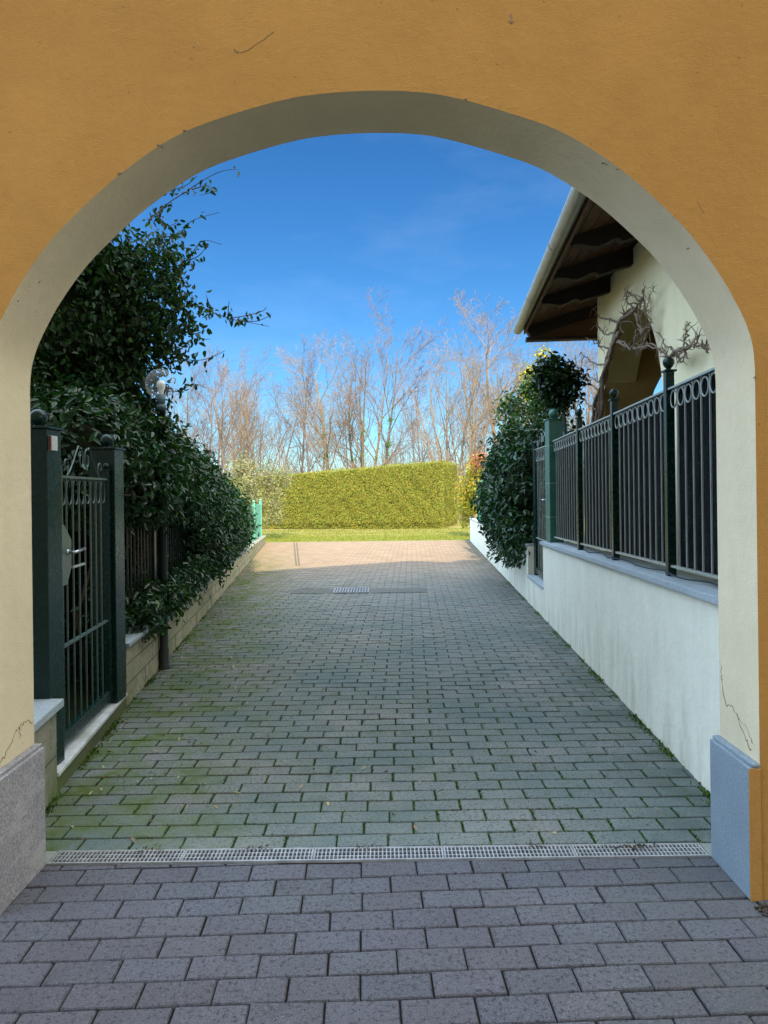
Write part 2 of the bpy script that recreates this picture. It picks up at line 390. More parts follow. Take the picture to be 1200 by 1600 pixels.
# leaves ------------------------------------------------------------------
def nrmz(a): return a / np.maximum(np.linalg.norm(a, axis=1, keepdims=True), 1e-9)
def leaf_mesh(name, mat, pos, nrm, dirn, L, Wd, tint, parent=None, fold=.25, simple=False, extra=None):
    n = len(pos); L = np.asarray(L).reshape(-1, 1) * np.ones((n, 1)); Wd = np.asarray(Wd).reshape(-1, 1) * np.ones((n, 1))
    nrm = nrmz(nrm); d = nrmz(dirn - nrm * np.sum(dirn * nrm, axis=1, keepdims=True)); sd = np.cross(d, nrm)
    if simple: tpl = [(0, 0, 0), (.5, .5, fold), (1, 0, -.1), (.5, -.5, fold)]; fc = [(0, 1, 2, 3)]
    else: tpl = [(0, 0, 0), (.28, .46, fold), (.68, .40, fold), (1, 0, -.18), (.68, -.40, fold), (.28, -.46, fold)]; fc = [(0, 1, 2, 3), (0, 3, 4, 5)]
    k = len(tpl); V = np.zeros((n, k, 3))
    for i, (a, b, c) in enumerate(tpl): V[:, i] = pos + d * L * a + sd * Wd * b + nrm * Wd * c
    off = np.array(parent['_o']) if parent is not None else np.zeros(3)
    V = V.reshape(-1, 3) - off
    Fc = (np.arange(n)[:, None, None] * k + np.array(fc)[None]).reshape(-1, 4)
    me = bpy.data.meshes.new(name); me.vertices.add(len(V)); me.vertices.foreach_set('co', V.ravel())
    me.loops.add(Fc.size); me.loops.foreach_set('vertex_index', Fc.ravel())
    me.polygons.add(len(Fc)); me.polygons.foreach_set('loop_start', np.arange(len(Fc)) * 4)
    me.update(); me.validate()
    at = me.attributes.new('tint', 'FLOAT_COLOR', 'POINT'); T = np.ones((n, k, 4)); T[:, :, :3] = tint[:, None, :]
    at.data.foreach_set('color', T.ravel()); me.materials.append(mat)
    o = bpy.data.objects.new(name, me); COL.objects.link(o)
    if parent is not None: o.parent = parent
    return o
def rand_dir(n): return nrmz(rng.normal(size=(n, 3)))
def tints(n, lo=.55, hi=1.5, yellow=.06, ycol=(3.0, 2.2, .7)):
    b = rng.uniform(lo, hi, (n, 1)); t = b * np.column_stack([rng.uniform(.8, 1.25, n), rng.uniform(.9, 1.1, n), rng.uniform(.75, 1.3, n)])
    m = rng.random(n) < yellow; t[m] *= np.array(ycol); return t
def in_ell(p, e, k=1.0):
    c = np.array(e[:3]); r = np.array(e[3:6]) * k; return np.sum(((p - c) / r) ** 2, axis=1) < 1
def crown(ells, n, thick=.16, clump=.5, clumpsz=.22, lump=.12):
    """points in the outer layers of a union of ellipsoids, gathered in clumps; returns pos, outward"""
    w = np.array([(e[3] * e[4] * e[5]) ** (2 / 3) for e in ells]); w /= w.sum()
    nc = max(20, int(n / 26)); ce = rng.choice(len(ells), nc * 3, p=w); d = rand_dir(nc * 3)
    E = np.array(ells)[ce]; t = 1 - np.abs(rng.normal(size=(nc * 3, 1))) * thick + rng.normal(size=(nc * 3, 1)) * lump * .5
    C = E[:, :3] + d * E[:, 3:6] * t; keep = np.ones(len(C), bool)
    for i, e in enumerate(ells): keep &= ~(in_ell(C, e, .80) & (ce != i))
    C, d = C[keep][:nc], d[keep][:nc]
    if len(C) == 0: C = E[:nc, :3]; d = rand_dir(nc)
    q = rng.integers(0, len(C), n); pos = C[q] + rng.normal(size=(n, 3)) * clumpsz * .5 * np.array([1, 1, .9])
    return pos, nrmz(d[q] + rng.normal(size=(n, 3)) * .25), q
def bush(name, mat, ells, n, L, label, cat, loc, thick=.16, clumpsz=.22, droop=.5, yellow=.05, core=.72, stems=None, group=None, ratio=.45, lo=.55, hi=1.5, extra_pts=None, simple=False, up=.35, ycol=(3.0, 2.2, .7), filt=None):
    root = thing(name, loc, label, cat, group)
    pos, out, q = crown(ells, n, thick, clumpsz=clumpsz)
    if extra_pts is not None: pos = np.vstack([pos, extra_pts[0]]); out = np.vstack([out, extra_pts[1]])
    if filt is not None: k = filt(pos); pos, out = pos[k], out[k]
    n = len(pos)
    nr = nrmz(out * .7 + np.array([0, 0, up]) + rng.normal(size=(n, 3)) * .55)
    dr = out * .5 + np.array([0, 0, -droop]) + rng.normal(size=(n, 3)) * .7
    ls = L * rng.uniform(.6, 1.25, n)
    leaf_mesh('foliage', mat, pos, nr, dr, ls, ls * ratio * rng.uniform(.85, 1.2, n), tints(n, lo, hi, yellow, ycol), root, simple=simple)
    if core:
        mb = MB()
        for e in ells:
            if min(e[3:6]) * core < .12: continue
            seg, rings = 14, 9; vs = []; fs = []
            for i in range(rings + 1):
                ph = math.pi * i / rings
                for k in range(seg):
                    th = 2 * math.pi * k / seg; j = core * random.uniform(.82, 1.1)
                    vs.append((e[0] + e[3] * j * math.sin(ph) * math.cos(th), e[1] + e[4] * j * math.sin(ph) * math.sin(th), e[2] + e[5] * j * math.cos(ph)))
            for i in range(rings):
                for k in range(seg): k2 = (k + 1) % seg; fs.append((i * seg + k, (i + 1) * seg + k, (i + 1) * seg + k2, i * seg + k2))
            mb.add(vs, fs)
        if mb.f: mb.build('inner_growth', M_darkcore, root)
    if stems:
        mb = MB()
        for pts, r in stems: mb.tube(pts, [r * (1 - .6 * i / (len(pts) - 1)) for i in range(len(pts))], 6)
        mb.build('stems', M_twig, root)
    return root

# ================================================================= GROUND
def clip(poly, hp):
    for (a, b, c) in hp:          # keep a*x+b*y+c >= 0
        out = []
        for i in range(len(poly)):
            p, q = poly[i], poly[(i + 1) % len(poly)]; dp = a * p[0] + b * p[1] + c; dq = a * q[0] + b * q[1] + c
            if dp >= 0: out.append(p)
            if (dp >= 0) != (dq >= 0): t = dp / (dp - dq); out.append((p[0] + t * (q[0] - p[0]), p[1] + t * (q[1] - p[1])))
        poly = out
        if len(poly) < 3: return []
    return poly
def area(p): return .5 * abs(sum(p[i][0] * p[(i + 1) % len(p)][1] - p[(i + 1) % len(p)][0] * p[i][1] for i in range(len(p))))
def pavers(name, mat, hps, frame, rows, cols, bl, bw, gap, shear, kind_label):
    V = []; Fc = []; T = []
    (ox, oy), ang = frame; ca, sa = math.cos(ang), math.sin(ang)
    for r in rows:
        sh = shear(r) + (bl / 2 if r % 2 else 0)
        jj = random.uniform(-.004, .004)
        for c in cols:
            x0 = c * bl + sh + jj + random.uniform(-.0014, .0014); y0 = r * bw + random.uniform(-.0008, .0008)
            g1, g2 = gap * random.uniform(.8, 1.25), gap * random.uniform(1.25, 1.6)
            q = [(x0 + g1, y0 + g2), (x0 + bl - g1, y0 + g2), (x0 + bl - g1, y0 + bw - g2), (x0 + g1, y0 + bw - g2)]
            q = [(ox + x * ca - y * sa, oy + x * sa + y * ca) for x, y in q]
            if random.random() < .10:      # a knocked corner
                k_ = random.randrange(4); a_ = q[k_]; b_ = q[(k_ + 1) % 4]; z_ = q[k_ - 1]; e1, e2 = random.uniform(.02, .06), random.uniform(.04, .12)
                q[k_:k_ + 1] = [(a_[0] + (z_[0] - a_[0]) * e2 * .5, a_[1] + (z_[1] - a_[1]) * e2 * .5), (a_[0] + (b_[0] - a_[0]) * e1 * .5, a_[1] + (b_[1] - a_[1]) * e1 * .5)]
            full = area(q); q = clip(q, hps)
            if not q or area(q) < .0012: continue
            cx = sum(p[0] for p in q) / len(q); cy = sum(p[1] for p in q) / len(q)
            z = random.gauss(0, .0012); tx, ty = random.gauss(0, .009), random.gauss(0, .008); n = len(q); b = len(V)
            def ins(p, d):
                l = math.hypot(p[0] - cx, p[1] - cy) or 1; k = 1 - d * 1.4 / l; return (cx + (p[0] - cx) * k, cy + (p[1] - cy) * k)
            for d, dz in ((.0035, 0), (0, -.0045), (0, -.03)):
                for p in q: x, y = ins(p, d); V.append((x, y, z + dz + (x - cx) * tx + (y - cy) * ty))
            Fc.append(tuple(b + i for i in range(n)))
            for k in (0, 1):
                for i in range(n): j = (i + 1) % n; Fc.append((b + k * n + i, b + (k + 1) * n + i, b + (k + 1) * n + j, b + k * n + j))
            br = random.uniform(.86, 1.12); cc = (br * random.uniform(.96, 1.06), br, br * random.uniform(.94, 1.06), 1)
            T += [cc] * (3 * n)
    me = bpy.data.meshes.new(name); me.from_pydata(V, [], Fc)
    at = me.attributes.new('tint', 'FLOAT_COLOR', 'POINT'); at.data.foreach_set('color', [c for t in T for c in t]); me.materials.append(mat)
    me.update(); o = bpy.data.objects.new(name, me); COL.objects.link(o); tag(o, kind='structure'); return o
YF, YN = 2.84, 2.54
# drive beyond the channel grate (between the two boundary walls, to the lawn)
drainbox = (-1.40, 10.30, .62, 10.86)
hpL = (1, .1095, 1.296); hpR = (-1, .0545, 1.395)
D0, D1 = 2.955, 21.0
class _n: pass
pavers('driveway', M_brick, [hpL, hpR, (0, 1, -D0), (0, -1, D1), (1, 0, 1.72 + 2.2)], ((0, D0), 0.006), range(-3, 166), range(-20, 14), .22, .11, .0040,
       lambda r: (.045 * r * .11) % .44, None)
pavers('passage_paving', M_brickP, [(1, 0, 2.6), (-1, 0, 2.7), (0, -1, YF - .006), (0, 1, 3.5)], ((0, YF), 0.033), range(-60, 3), range(-14, 14), .22, .11, .0030,
       lambda r: 0, None)
mb = MB(); mb.add([(-2.6, -3.5, -.0095), (2.6, -3.5, -.0095), (2.6, 21.0, -.0095), (-3.65, 21.0, -.0095), (-2.6, 5, -.0095)], [(0, 1, 2, 3, 4)])
tag(mb.build('joint_sand', M_bed), kind='structure')
mb = MB(); mb.add([(-900, -300, -.05), (900, -300, -.05), (900, 1200, -.05), (-900, 1200, -.05)], [(0, 1, 2, 3)])
tag(mb.build('ground', M_ground), kind='structure')
mb = MB(); mb.add([(-9, 21.0, -.006), (9, 21.0, -.006), (12, 34, -.006), (-14, 34, -.006)], [(0, 1, 2, 3)]); tag(mb.build('lawn', M_lawn), kind='structure')
mb = MB(); mb.add([(-12, 2.9, -.02), (XL(2.9) - .3, 2.9, -.02), (XL(21) - .3, 21, -.02), (-12, 21, -.02)], [(0, 1, 2, 3)])
mb.add([(XR(2.9) + .15, 2.9, .1), (10, 2.9, .1), (10, 21, .1), (XR(21) + .15, 21, .1)], [(0, 1, 2, 3)]); tag(mb.build('garden_soil', M_garden), kind='structure')

# grass blades on the lawn
n = 16000; x = rng.uniform(-5.5, 4.5, n); y = rng.uniform(21.0, 27.5, n); pos = np.column_stack([x, y, np.full(n, -.006)])
g = tints(n, .6, 1.4, .35, (1.6, 1.3, 1.6))
o = leaf_mesh('grass', M_grass, pos, rand_dir(n) * .6 + np.array([0, -1, 0]), np.array([0, 0, 1]) + rng.normal(size=(n, 3)) * .35, rng.uniform(.025, .06, n), .012, g, simple=True)
tag(o, 'short winter grass with straw coloured patches between paving and hedge', 'grass', kind='stuff')

# moss in the joints of the drive
n = 26000; x = rng.uniform(-2.6, 2.2, n * 3); y = 2.97 + rng.exponential(1.9, n * 3)
patchy = np.sin(x * 2.3 + 1.2) * np.sin(y * 1.7 + x) * .5 + .5
r = np.floor((y - D0) / .11); sh = (.045 * r * .11) % .44 + np.where(r % 2 == 1, .11, 0); c = np.floor((x - sh) / .22)
xs = c * .22 + sh + rng.normal(size=n * 3) * .0035
kind = rng.random(n * 3)
xx = np.where(kind < .72, xs, x); yy = np.where(kind < .72, y, D0 + r * .11 + rng.normal(size=n * 3) * .003)
keep = (xx > XL(yy) + .02) & (xx < XR(yy) - .02) & (yy < 9) & (rng.random(n * 3) < .15 + .85 * np.clip((xx + 1.2) / 1.8, .1, 1) * patchy) & (yy > D0)
xx, yy = xx[keep][:n], yy[keep][:n]; n = len(xx)
pos = np.column_stack([xx, yy + 0.006 * xx, np.full(n, -.010)])
o = leaf_mesh('joint_moss', M_moss, pos, rand_dir(n), np.array([0, 0, 1]) + rng.normal(size=(n, 3)) * .6, rng.uniform(.008, .018, n), rng.uniform(.004, .009, n), tints(n, .6, 1.8, .1, (1.8, 1.5, .8)), simple=True)
tag(o, 'green moss tufts growing in the joints of the drive', 'moss', kind='stuff')
# moss cushions on the left side
n = 30000; y = rng.uniform(3.5, 13, n); d = rng.exponential(.38, n); x = XL(y) + .05 + d
m = (np.sin(y * 2.9 + 1) * np.sin(x * 5.1 + y) + .9 * np.sin(y * 7.3) * np.sin(x * 9.7 + 2) + rng.normal(size=n) * .35) > .55
x, y = x[m], y[m]; n = len(x); pos = np.column_stack([x, y, np.full(n, .0)])
o = leaf_mesh('moss_patch', M_moss, pos, rand_dir(n), np.array([0, 0, .6]) + rng.normal(size=(n, 3)) * .8, rng.uniform(.003, .009, n), rng.uniform(.004, .009, n), tints(n, 1.8, 3.6, .3, (1.4, 1.2, .6)), simple=True)
tag(o, 'bright green moss spreading over the paving along the left wall', 'moss', kind='stuff')
# weeds and dirt at the foot of both walls
n = 9000; y = 2.97 + rng.exponential(3.2, n); sd_ = rng.random(n) < .5; off_ = np.abs(rng.normal(size=n)) * .022 + .004
x = np.where(sd_, XR(y) - off_, np.where(y < 4.95, -1.228 - .1222 * y + off_, XL(y) + off_)); clus = (np.sin(y * 4.7) + np.sin(y * 11.3 + 1) + rng.normal(size=n) * .7) > .35
k_ = clus & (y < 19); x, y = x[k_], y[k_]; n = len(x); pos = np.column_stack([x, y, np.full(n, -.004)])
o = leaf_mesh('weeds', M_moss, pos, rand_dir(n), np.array([0, 0, 1.2]) + rng.normal(size=(n, 3)) * .7, rng.uniform(.008, .035, n), rng.uniform(.004, .011, n), tints(n, .4, 2.2, .3, (1.8, 1.2, .8)), simple=True)
tag(o, 'small weeds and moss along the foot of both side walls', 'weeds', kind='stuff')
n = 500; pos = np.column_stack([rng.uniform(1.30, 1.60, n), 2.50 - np.abs(rng.normal(size=n)) * .03, np.full(n, .004)])
o = leaf_mesh('corner_dirt', M_litter, pos, rand_dir(n), rand_dir(n), rng.uniform(.006, .022, n), .008, tints(n, .05, .4, .1), simple=True); tag(o, 'dark dirt gathered at the foot of the ochre wall on the right', 'dirt', kind='stuff')
# leaf litter
n = 420; y = np.concatenate([rng.uniform(3, 14, 260), rng.uniform(3, 9, 100), rng.uniform(15, 27, 60)]); d = np.concatenate([rng.exponential(.6, 260), rng.uniform(0, 3, 100), rng.uniform(0, 5, 60)])
x = np.minimum(XL(y) + .04 + d, XR(y) - .03); pos = np.column_stack([x, y, np.full(n, .012)])
o = leaf_mesh('leaf_litter', M_litter, pos, np.array([0, 0, 1]) + rng.normal(size=(n, 3)) * .4, rand_dir(n), rng.uniform(.012, .045, n), rng.uniform(.008, .018, n), tints(n, .25, 1.4, .03, (1.6, 1.3, .8)), fold=.3)
tag(o, 'dry fallen leaves scattered on the paving', 'leaves', kind='stuff')

# ================================================================= ARCHED BUILDING (passage we look out of)
prof = [(0, 2.95), (.15, 2.945), (.30, 2.925), (.51, 2.866), (.705, 2.79), (.91, 2.655), (1.082, 2.502), (1.175, 2.40), (1.27, 2.265), (1.345, 2.125), (1.378, 2.03), (1.388, 1.95), (1.39, 1.88)]
def cat(pts, k=4):
    out = []
    for i in range(len(pts) - 1):
        p0, p1, p2, p3 = pts[max(i - 1, 0)], pts[i], pts[i + 1], pts[min(i + 2, len(pts) - 1)]
        for j in range(k):
            t = j / k
            out.append(tuple(.5 * ((2 * p1[a]) + (-p0[a] + p2[a]) * t + (2 * p0[a] - 5 * p1[a] + 4 * p2[a] - p3[a]) * t * t + (-p0[a] + 3 * p1[a] - 3 * p2[a] + p3[a]) * t ** 3) for a in range(len(p1))))
    out.append(pts[-1]); return out
XC = -.04
half = cat(prof, 8); curve = [(XC - a, b) for a, b in half[::-1]] + [(XC + a, b) for a, b in half[1:]]
curve = [(curve[0][0], 0.0)] + [(curve[0][0], z) for z in (.5, 1.0, 1.5)] + curve + [(curve[-1][0], z) for z in (1.5, 1.0, .5)] + [(curve[-1][0], 0.0)]
curve = [(x, z + (.0018 * math.sin(x * 8.3 + 1) if z > 1.9 else 0)) for x, z in curve]
bld = thing('archway_wall', (0, YF, 0), 'thick ochre rendered wall with a wide round arch framing the whole view', 'archway')
PK, PZ, SL = 2.15, 6.15, .315
PZ = 11.35
def ztop(x): return PZ - .12 - .50 * abs(x - PK)
def arch_faces(mb, curve, x0, x1, zt, depthf, mi):
    """face of a wall with an opening following curve; depthf(x,z)->Vector"""
    xs = [x0]
    a = curve[0][0]; b = curve[-1][0]
    def quad(p): mb.add([depthf(*q) for q in p], [tuple(range(len(p)))], mi)
    quad([(x0, 0), (a, 0), (a, zt(a)), (x0, zt(x0))])
    for (p, q) in zip(curve, curve[1:]):
        if abs(p[0] - q[0]) < 1e-5: continue
        quad([(p[0], p[1]), (q[0], q[1]), (q[0], zt(q[0])), (p[0], zt(p[0]))])
    quad([(b, 0), (x1, 0), (x1, zt(x1))] + ([(PK, zt(PK))] if (zt is ztop) else []) + [(b, zt(b))])
def monotone(curve):   # vertical jambs share one x
    c = [list(p) for p in curve]
    for p in c:
        if abs(p[0] - XC) > 1.3893: p[0] = XC + math.copysign(1.3895, p[0] - XC)
    return [tuple(p) for p in c]
curve = monotone(curve)
mb = MB(); arch_faces(mb, curve, -9, 11, ztop, lambda x, z: Vector((x, YN, z)), 0); mb.build('front_wall', M_ochre, bld, recalc=False)
mb = MB(); arch_faces(mb, curve, -9, 11, ztop, lambda x, z: Vector((x, YF, z)), 0); mb.build('outer_wall', M_cream, bld, recalc=False)
mb = MB()
EB = .010
ins = []
for i, (x, z) in enumerate(curve):
    p = Vector(curve[max(i - 1, 0)]); q = Vector(curve[min(i + 1, len(curve) - 1)]); t = (q - p); t.normalize(); ins.append((x + t.y * 0, z))
NS = 6
vs = []; fs = []
for k in range(NS + 1):
    for (x, z) in curve: vs.append((x, YN + (YF - YN) * k / NS, z))
m = len(curve)
for k in range(NS):
    for i in range(m - 1): fs.append((k * m + i, k * m + i + 1, (k + 1) * m + i + 1, (k + 1) * m + i))
mb.add(vs, fs, 0, True); mb.build('arch_reveal', M_cream, bld, recalc=False)
# worn arris: small chips where the reveal meets the front face
mb = MB()
for (px, py, r) in ((250, 228, .010), (186, 273, .008), (728, 155, .006), (945, 255, .008), (962, 264, .005), (60, 440, .007), (1076, 388, .005), (290, 205, .005), (30, 470, .004), (1178, 590, .004)):
    c = P(px, py, YN); pts = [c + Vector((random.uniform(-r, r) * 1.6, -.0006, random.uniform(-r, r) * .8)) for _ in range(5)]
    mb.tube([pts[0], pts[1], pts[2], pts[3]], [.0015, .003, .003, .001], 5)
mb.build('chipped_edge', M_crack, bld)
# hairline marks and specks on the ochre face
mb = MB()
def mark(pts, r, Y=YN - .0004):
    q = [P(a, b, Y) for a, b in pts]; mb.tube(q, [r * (.5 + random.random() * .6) for _ in q], 4)
mark([(368, 79), (376, 82), (388, 78), (400, 69), (412, 62), (420, 55), (427, 50)], .0014); mark([(366, 77), (371, 83)], .003)
mark([(798, 22), (800, 38)], .003); mark([(794, 33), (800, 37), (803, 32)], .002)
for (a, b) in ((303, 73), (193, 10), (296, 105), (777, 100), (715, 14), (1079, 180), (1090, 113), (1160, 8), (968, 25), (745, 93), (55, 290), (850, 2), (1186, 662)):
    mark([(a - 1, b - 1), (a + 1, b + 1)], .0022 if b % 3 else .0013)
mark([(1089, 315), (1094, 322), (1098, 330), (1101, 333)], .0012)
mb.build('plaster_marks', M_crack, bld)
# cracked render low on both jambs
mb = MB()
def jamb(side, ptsYZ, r):
    X = curve[0][0] + .0005 if side < 0 else curve[-1][0] - .0005
    q = [Vector((X, y, z)) for y, z in ptsYZ]; q2 = [q[0]]
    for a_, b_ in zip(q, q[1:]):
        for t_ in (.25, .5, .75, 1): q2.append(a_.lerp(b_, t_) + Vector((0, random.gauss(0, .004), random.gauss(0, .005))))
    mb.tube(q2, [r * .55 * random.uniform(.3, 1.3) for _ in q2], 4)
jamb(-1, [(YF - .01, .585), (2.78, .60), (2.745, .61), (2.72, .595), (2.70, .60), (2.66, .55), (2.60, .52), (2.56, .50)], .0035)
jamb(-1, [(2.74, .61), (2.735, .585), (2.72, .56)], .002)
jamb(1, [(2.815, .73), (2.81, .66), (2.78, .64), (2.74, .64), (2.70, .62), (2.67, .58), (2.63, .55), (2.60, .52)], .004)
jamb(1, [(2.70, .62), (2.68, .61), (2.64, .60), (2.60, .56), (2.57, .55)], .0025)
jamb(1, [(2.83, .80), (2.825, .74), (2.815, .73)], .002)
mb.build('render_crack', M_crack, bld)
# stone plinth slabs on both jambs
for side, mat in ((-1, M_stoneL), (1, M_stoneR)):
    X = curve[0][0] if side < 0 else curve[-1][0]; xi = X - side * .042
    sx = sorted((X + side * .0, xi)); mb = MB()
    mb.box((sx[0], YN - .002 if side > 0 else YN - .05, 0), (sx[1], YF + .002, .480))
    o = mb.build('plinth_slab', mat, bld, bevel=.004); mb = MB()
    sx = sorted((X, xi + side * .012))
    mb.hexa([(sx[0], YN - .003, .480), (sx[1], YN - .003, .480), (sx[1], YF + .003, .480), (sx[0], YF + .003, .480),
             (sx[0] + (.0 if side > 0 else 0), YN - .003, .494), (sx[1], YN - .003, .494), (sx[1], YF + .003, .494), (sx[0], YF + .003, .494)])
    mb.build('plinth_cap', mat, bld, bevel=.003)
mb = MB(); mb.box((curve[-1][0] - .0425, YN - .007, 0), (curve[-1][0] - .0005, YN - .0045, .479)); mb.build('render_return', M_ochre, bld)
# tiled top of the portal wall
mb = MB()
for (xa, xb) in ((-9.1, PK), (PK, 11.1)):
    za, zb = ztop(xa), ztop(xb)
    mb.hexa([(xa, YN - .12, za + .001), (xb, YN - .12, zb + .001), (xb, YF + .12, zb + .001), (xa, YF + .12, za + .001), (xa, YN - .12, za + .08), (xb, YN - .12, zb + .08), (xb, YF + .12, zb + .08), (xa, YF + .12, za + .08)])
mb.build('tile_coping', M_tile, bld)
# unseen house added behind the viewer to keep sun off the arch wall
ch = thing('shading_house', (3.4, -9, 0), 'unseen gabled house added behind the viewer to shade the arch wall', 'house')
KY = -6.0; CX = 3.4; CZ = 13.0
def cz(x): return CZ - .12 * abs(x - CX)
mb = MB(); mb.prism([(-9.5, KY - .3, 0), (16, KY - .3, 0), (16, KY - .3, cz(16) - .15), (CX, KY - .3, CZ - .15), (-9.5, KY - .3, cz(-9.5) - .15)], (0, -7, 0)); mb.build('shading_wall', M_cream, ch)
mb = MB()
for (xa, xb) in ((-10, CX), (CX, 16.5)):
    za, zb = cz(xa), cz(xb)
    mb.hexa([(xa, -14, za - .14), (xb, -14, zb - .14), (xb, KY, zb - .14), (xa, KY, za - .14), (xa, -14, za), (xb, -14, zb), (xb, KY, zb), (xa, KY, za)])
mb.build('shading_roof', M_tile, ch)  # top of the added sun-blocking house
# two thin dark strips standing in for cast shadow lines on the sunny paving
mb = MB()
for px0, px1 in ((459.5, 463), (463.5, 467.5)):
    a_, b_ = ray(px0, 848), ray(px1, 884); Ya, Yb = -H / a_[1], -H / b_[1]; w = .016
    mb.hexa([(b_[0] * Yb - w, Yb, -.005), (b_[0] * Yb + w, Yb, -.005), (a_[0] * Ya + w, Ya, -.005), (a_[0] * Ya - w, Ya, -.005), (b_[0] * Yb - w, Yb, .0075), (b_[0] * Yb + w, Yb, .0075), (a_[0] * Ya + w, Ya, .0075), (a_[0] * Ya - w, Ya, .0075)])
tag(mb.build('shadow_strip', M_seam), kind='structure')

# ================================================================= CHANNEL GRATE
dr = thing('channel_drain', (-.04, 2.9, 0), 'pale metal slotted grate running across the passage mouth', 'drain')
ga, gb, gx0, gx1 = 2.848, 2.950, -1.388, 1.306
mb = MB(); mb.box((gx0, ga, -.012 + .004), (gx1, ga + .004, .003)); mb.box((gx0, gb - .004, -.008), (gx1, gb, .003)); mb.build('drain_frame', M_grate, dr)
mb = MB(); mb.add([(gx0, ga, -.0085), (gx1, ga, -.0085), (gx1, gb, -.0085), (gx0, gb, -.0085)], [(0, 1, 2, 3)]); mb.build('channel_floor', M_black, dr)
ng = 5; gl = (gx1 - gx0) / ng
for i in range(ng):
    a, b = gx0 + gl * i + .0015, gx0 + gl * (i + 1) - .0015; mb = MB(); z0, z1 = -.006, .0015 + random.uniform(0, .0012)
    ya, yb = ga + .0045, gb - .0045
    rows4 = [ya, ya + (yb - ya) * .333, ya + (yb - ya) * .666, yb]
    mb.box((a, ya, z0), (b, ya + .006, z1)); mb.box((a, yb - .006, z0), (b, yb, z1))
    for yy_ in rows4[1:3]: mb.box((a + .004, yy_ - .0025, z0), (b - .004, yy_ + .0025, z1 - .0006))
    mb.box((a, ya + .006, z0), (a + .007, yb - .006, z1)); mb.box((b - .007, ya + .006, z0), (b, yb - .006, z1))
    k = int((b - a) / .0165)
    for j in range(1, k):
        x = a + (b - a) * j / k; mb.box((x - .0026, ya + .006, z0), (x + .0026, yb - .006, z1 - .0003))
    mb.build('grate_section', M_grate, dr, recalc=False)
n = 260; cx_ = rng.choice([1.02, 1.05, 1.0, -.55, -.1, .62, -1.0], n); pos = np.column_stack([cx_ + rng.normal(size=n) * .035, 2.94 + rng.normal(size=n) * .012 - (cx_ > .9) * .02, np.full(n, .004)])
o = leaf_mesh('drain_debris', M_litter, pos, rand_dir(n), rand_dir(n), rng.uniform(.006, .02, n), .006, tints(n, .05, .35, .1), simple=True); tag(o, 'dark plant debris caught on the slotted grate', 'debris', kind='stuff')

for xa_, xb_ in ((-1.625, -1.392), (1.310, 1.548)):
    mb = MB(); mb.box((xa_, 2.846, -.011), (xb_, 2.952, .001)); mb.build('concrete_end', M_conc, dr, bevel=.003)
# far gully in the drive
gd = thing('storm_drain', (-.5, 10.6, 0), 'bluish metal gully grate between concrete strips in the middle of the drive', 'drain')
mb = MB(); mb.box((-1.40, 10.30, -.01), (-.80, 10.78, .004)); mb.build('concrete_strip', M_gully, gd)
mb = MB(); mb.box((-.22, 10.30, -.01), (.62, 10.74, .004)); mb.build('concrete_strip', M_gully, gd)
mb = MB(); mb.box((-.78, 10.28, -.01), (-.24, 10.82, .008)); mb.build('drain_pit', M_black, gd)
mb = MB()
for i in range(13):
    x = -.765 + i * .0425; mb.box((x - .012, 10.30, .006), (x + .012, 10.80, .016))
mb.box((-.78, 10.28, .006), (-.24, 10.30, .018)); mb.box((-.78, 10.80, .006), (-.24, 10.82, .018)); mb.build('grate', M_grate, gd, recalc=False)
for q0, q1 in (((-1.30, 10.775, .0045), (-.86, 10.795, .007)), ((-.1, 10.30, .0045), (.55, 10.318, .007)), ((-1.40, 10.30, .0045), (-.9, 10.312, .007))):
    mb = MB(); mb.box(q0, q1); mb.build('edge_seam', M_seam, gd)

# ================================================================= helpers along a line
class Line:
    """horizontal line x=f(Y); s is the Y value along it, n offset towards +X"""
    def __init__(s, f, sl=None): s.f = f
    def pt(s, Y, n=0, z=0): return Vector((s.f(Y) + n, Y, z))
    def box(s, mb, Y0, Y1, n0, n1, za, zb, mi=0):
        """za, zb : callables or floats for bottom and top"""
        A = za if callable(za) else (lambda y: za); B = zb if callable(zb) else (lambda y: zb)
        mb.hexa([s.pt(Y0, n0, A(Y0)), s.pt(Y0, n1, A(Y0)), s.pt(Y1, n1, A(Y1)), s.pt(Y1, n0, A(Y1)), s.pt(Y0, n0, B(Y0)), s.pt(Y0, n1, B(Y0)), s.pt(Y1, n1, B(Y1)), s.pt(Y1, n0, B(Y1))], mi)
LR, LL = Line(XR), Line(XL)

# ================================================================= RIGHT WALL
def ctop(Y): return .990 - .020 * (Y - 3.3)
rw = thing('boundary_wall', (XR(8), 8, 0), 'pale rendered boundary wall with granite coping along the right of the drive', 'wall')
def wallstrip(line, Y0, Y1, n0, n1, z0, ztf, mat, name, parent, k=1, seed=0):
    mb = MB(); line.box(mb, Y0, Y1, n0, n1, z0, ztf); return mb.build(name, mat, parent, bevel=.004)
wallstrip(LR, YF + .003, 8.12, 0, .22, -.02, lambda y: ctop(y) - .04, M_wallR, 'rendered_wall', rw)
mb = MB(); LR.box(mb, 8.12, 9.30, 0.002, .22, -.02, .33); mb.build('rendered_wall', M_wallR, rw)
mb = MB(); LR.box(mb, 8.125, 9.295, -.012, .20, .331, .365); mb.build('gate_sill', M_coping, rw, bevel=.004)
mb = MB()
ys = [YF + .004, 3.9, 5.0, 6.1, 7.2, 8.16]
for a, b in zip(ys, ys[1:]):
    LR.box(mb, a + .001, b - .001, -.03, .26, lambda y: ctop(y) - .04, lambda y: ctop(y))
mb.build('coping', M_coping, rw, bevel=.004)
rw2 = thing('boundary_wall', (XR(14), 14, 0), 'lower pale boundary wall beyond the gate, sunlit at its far end by the lawn', 'wall')
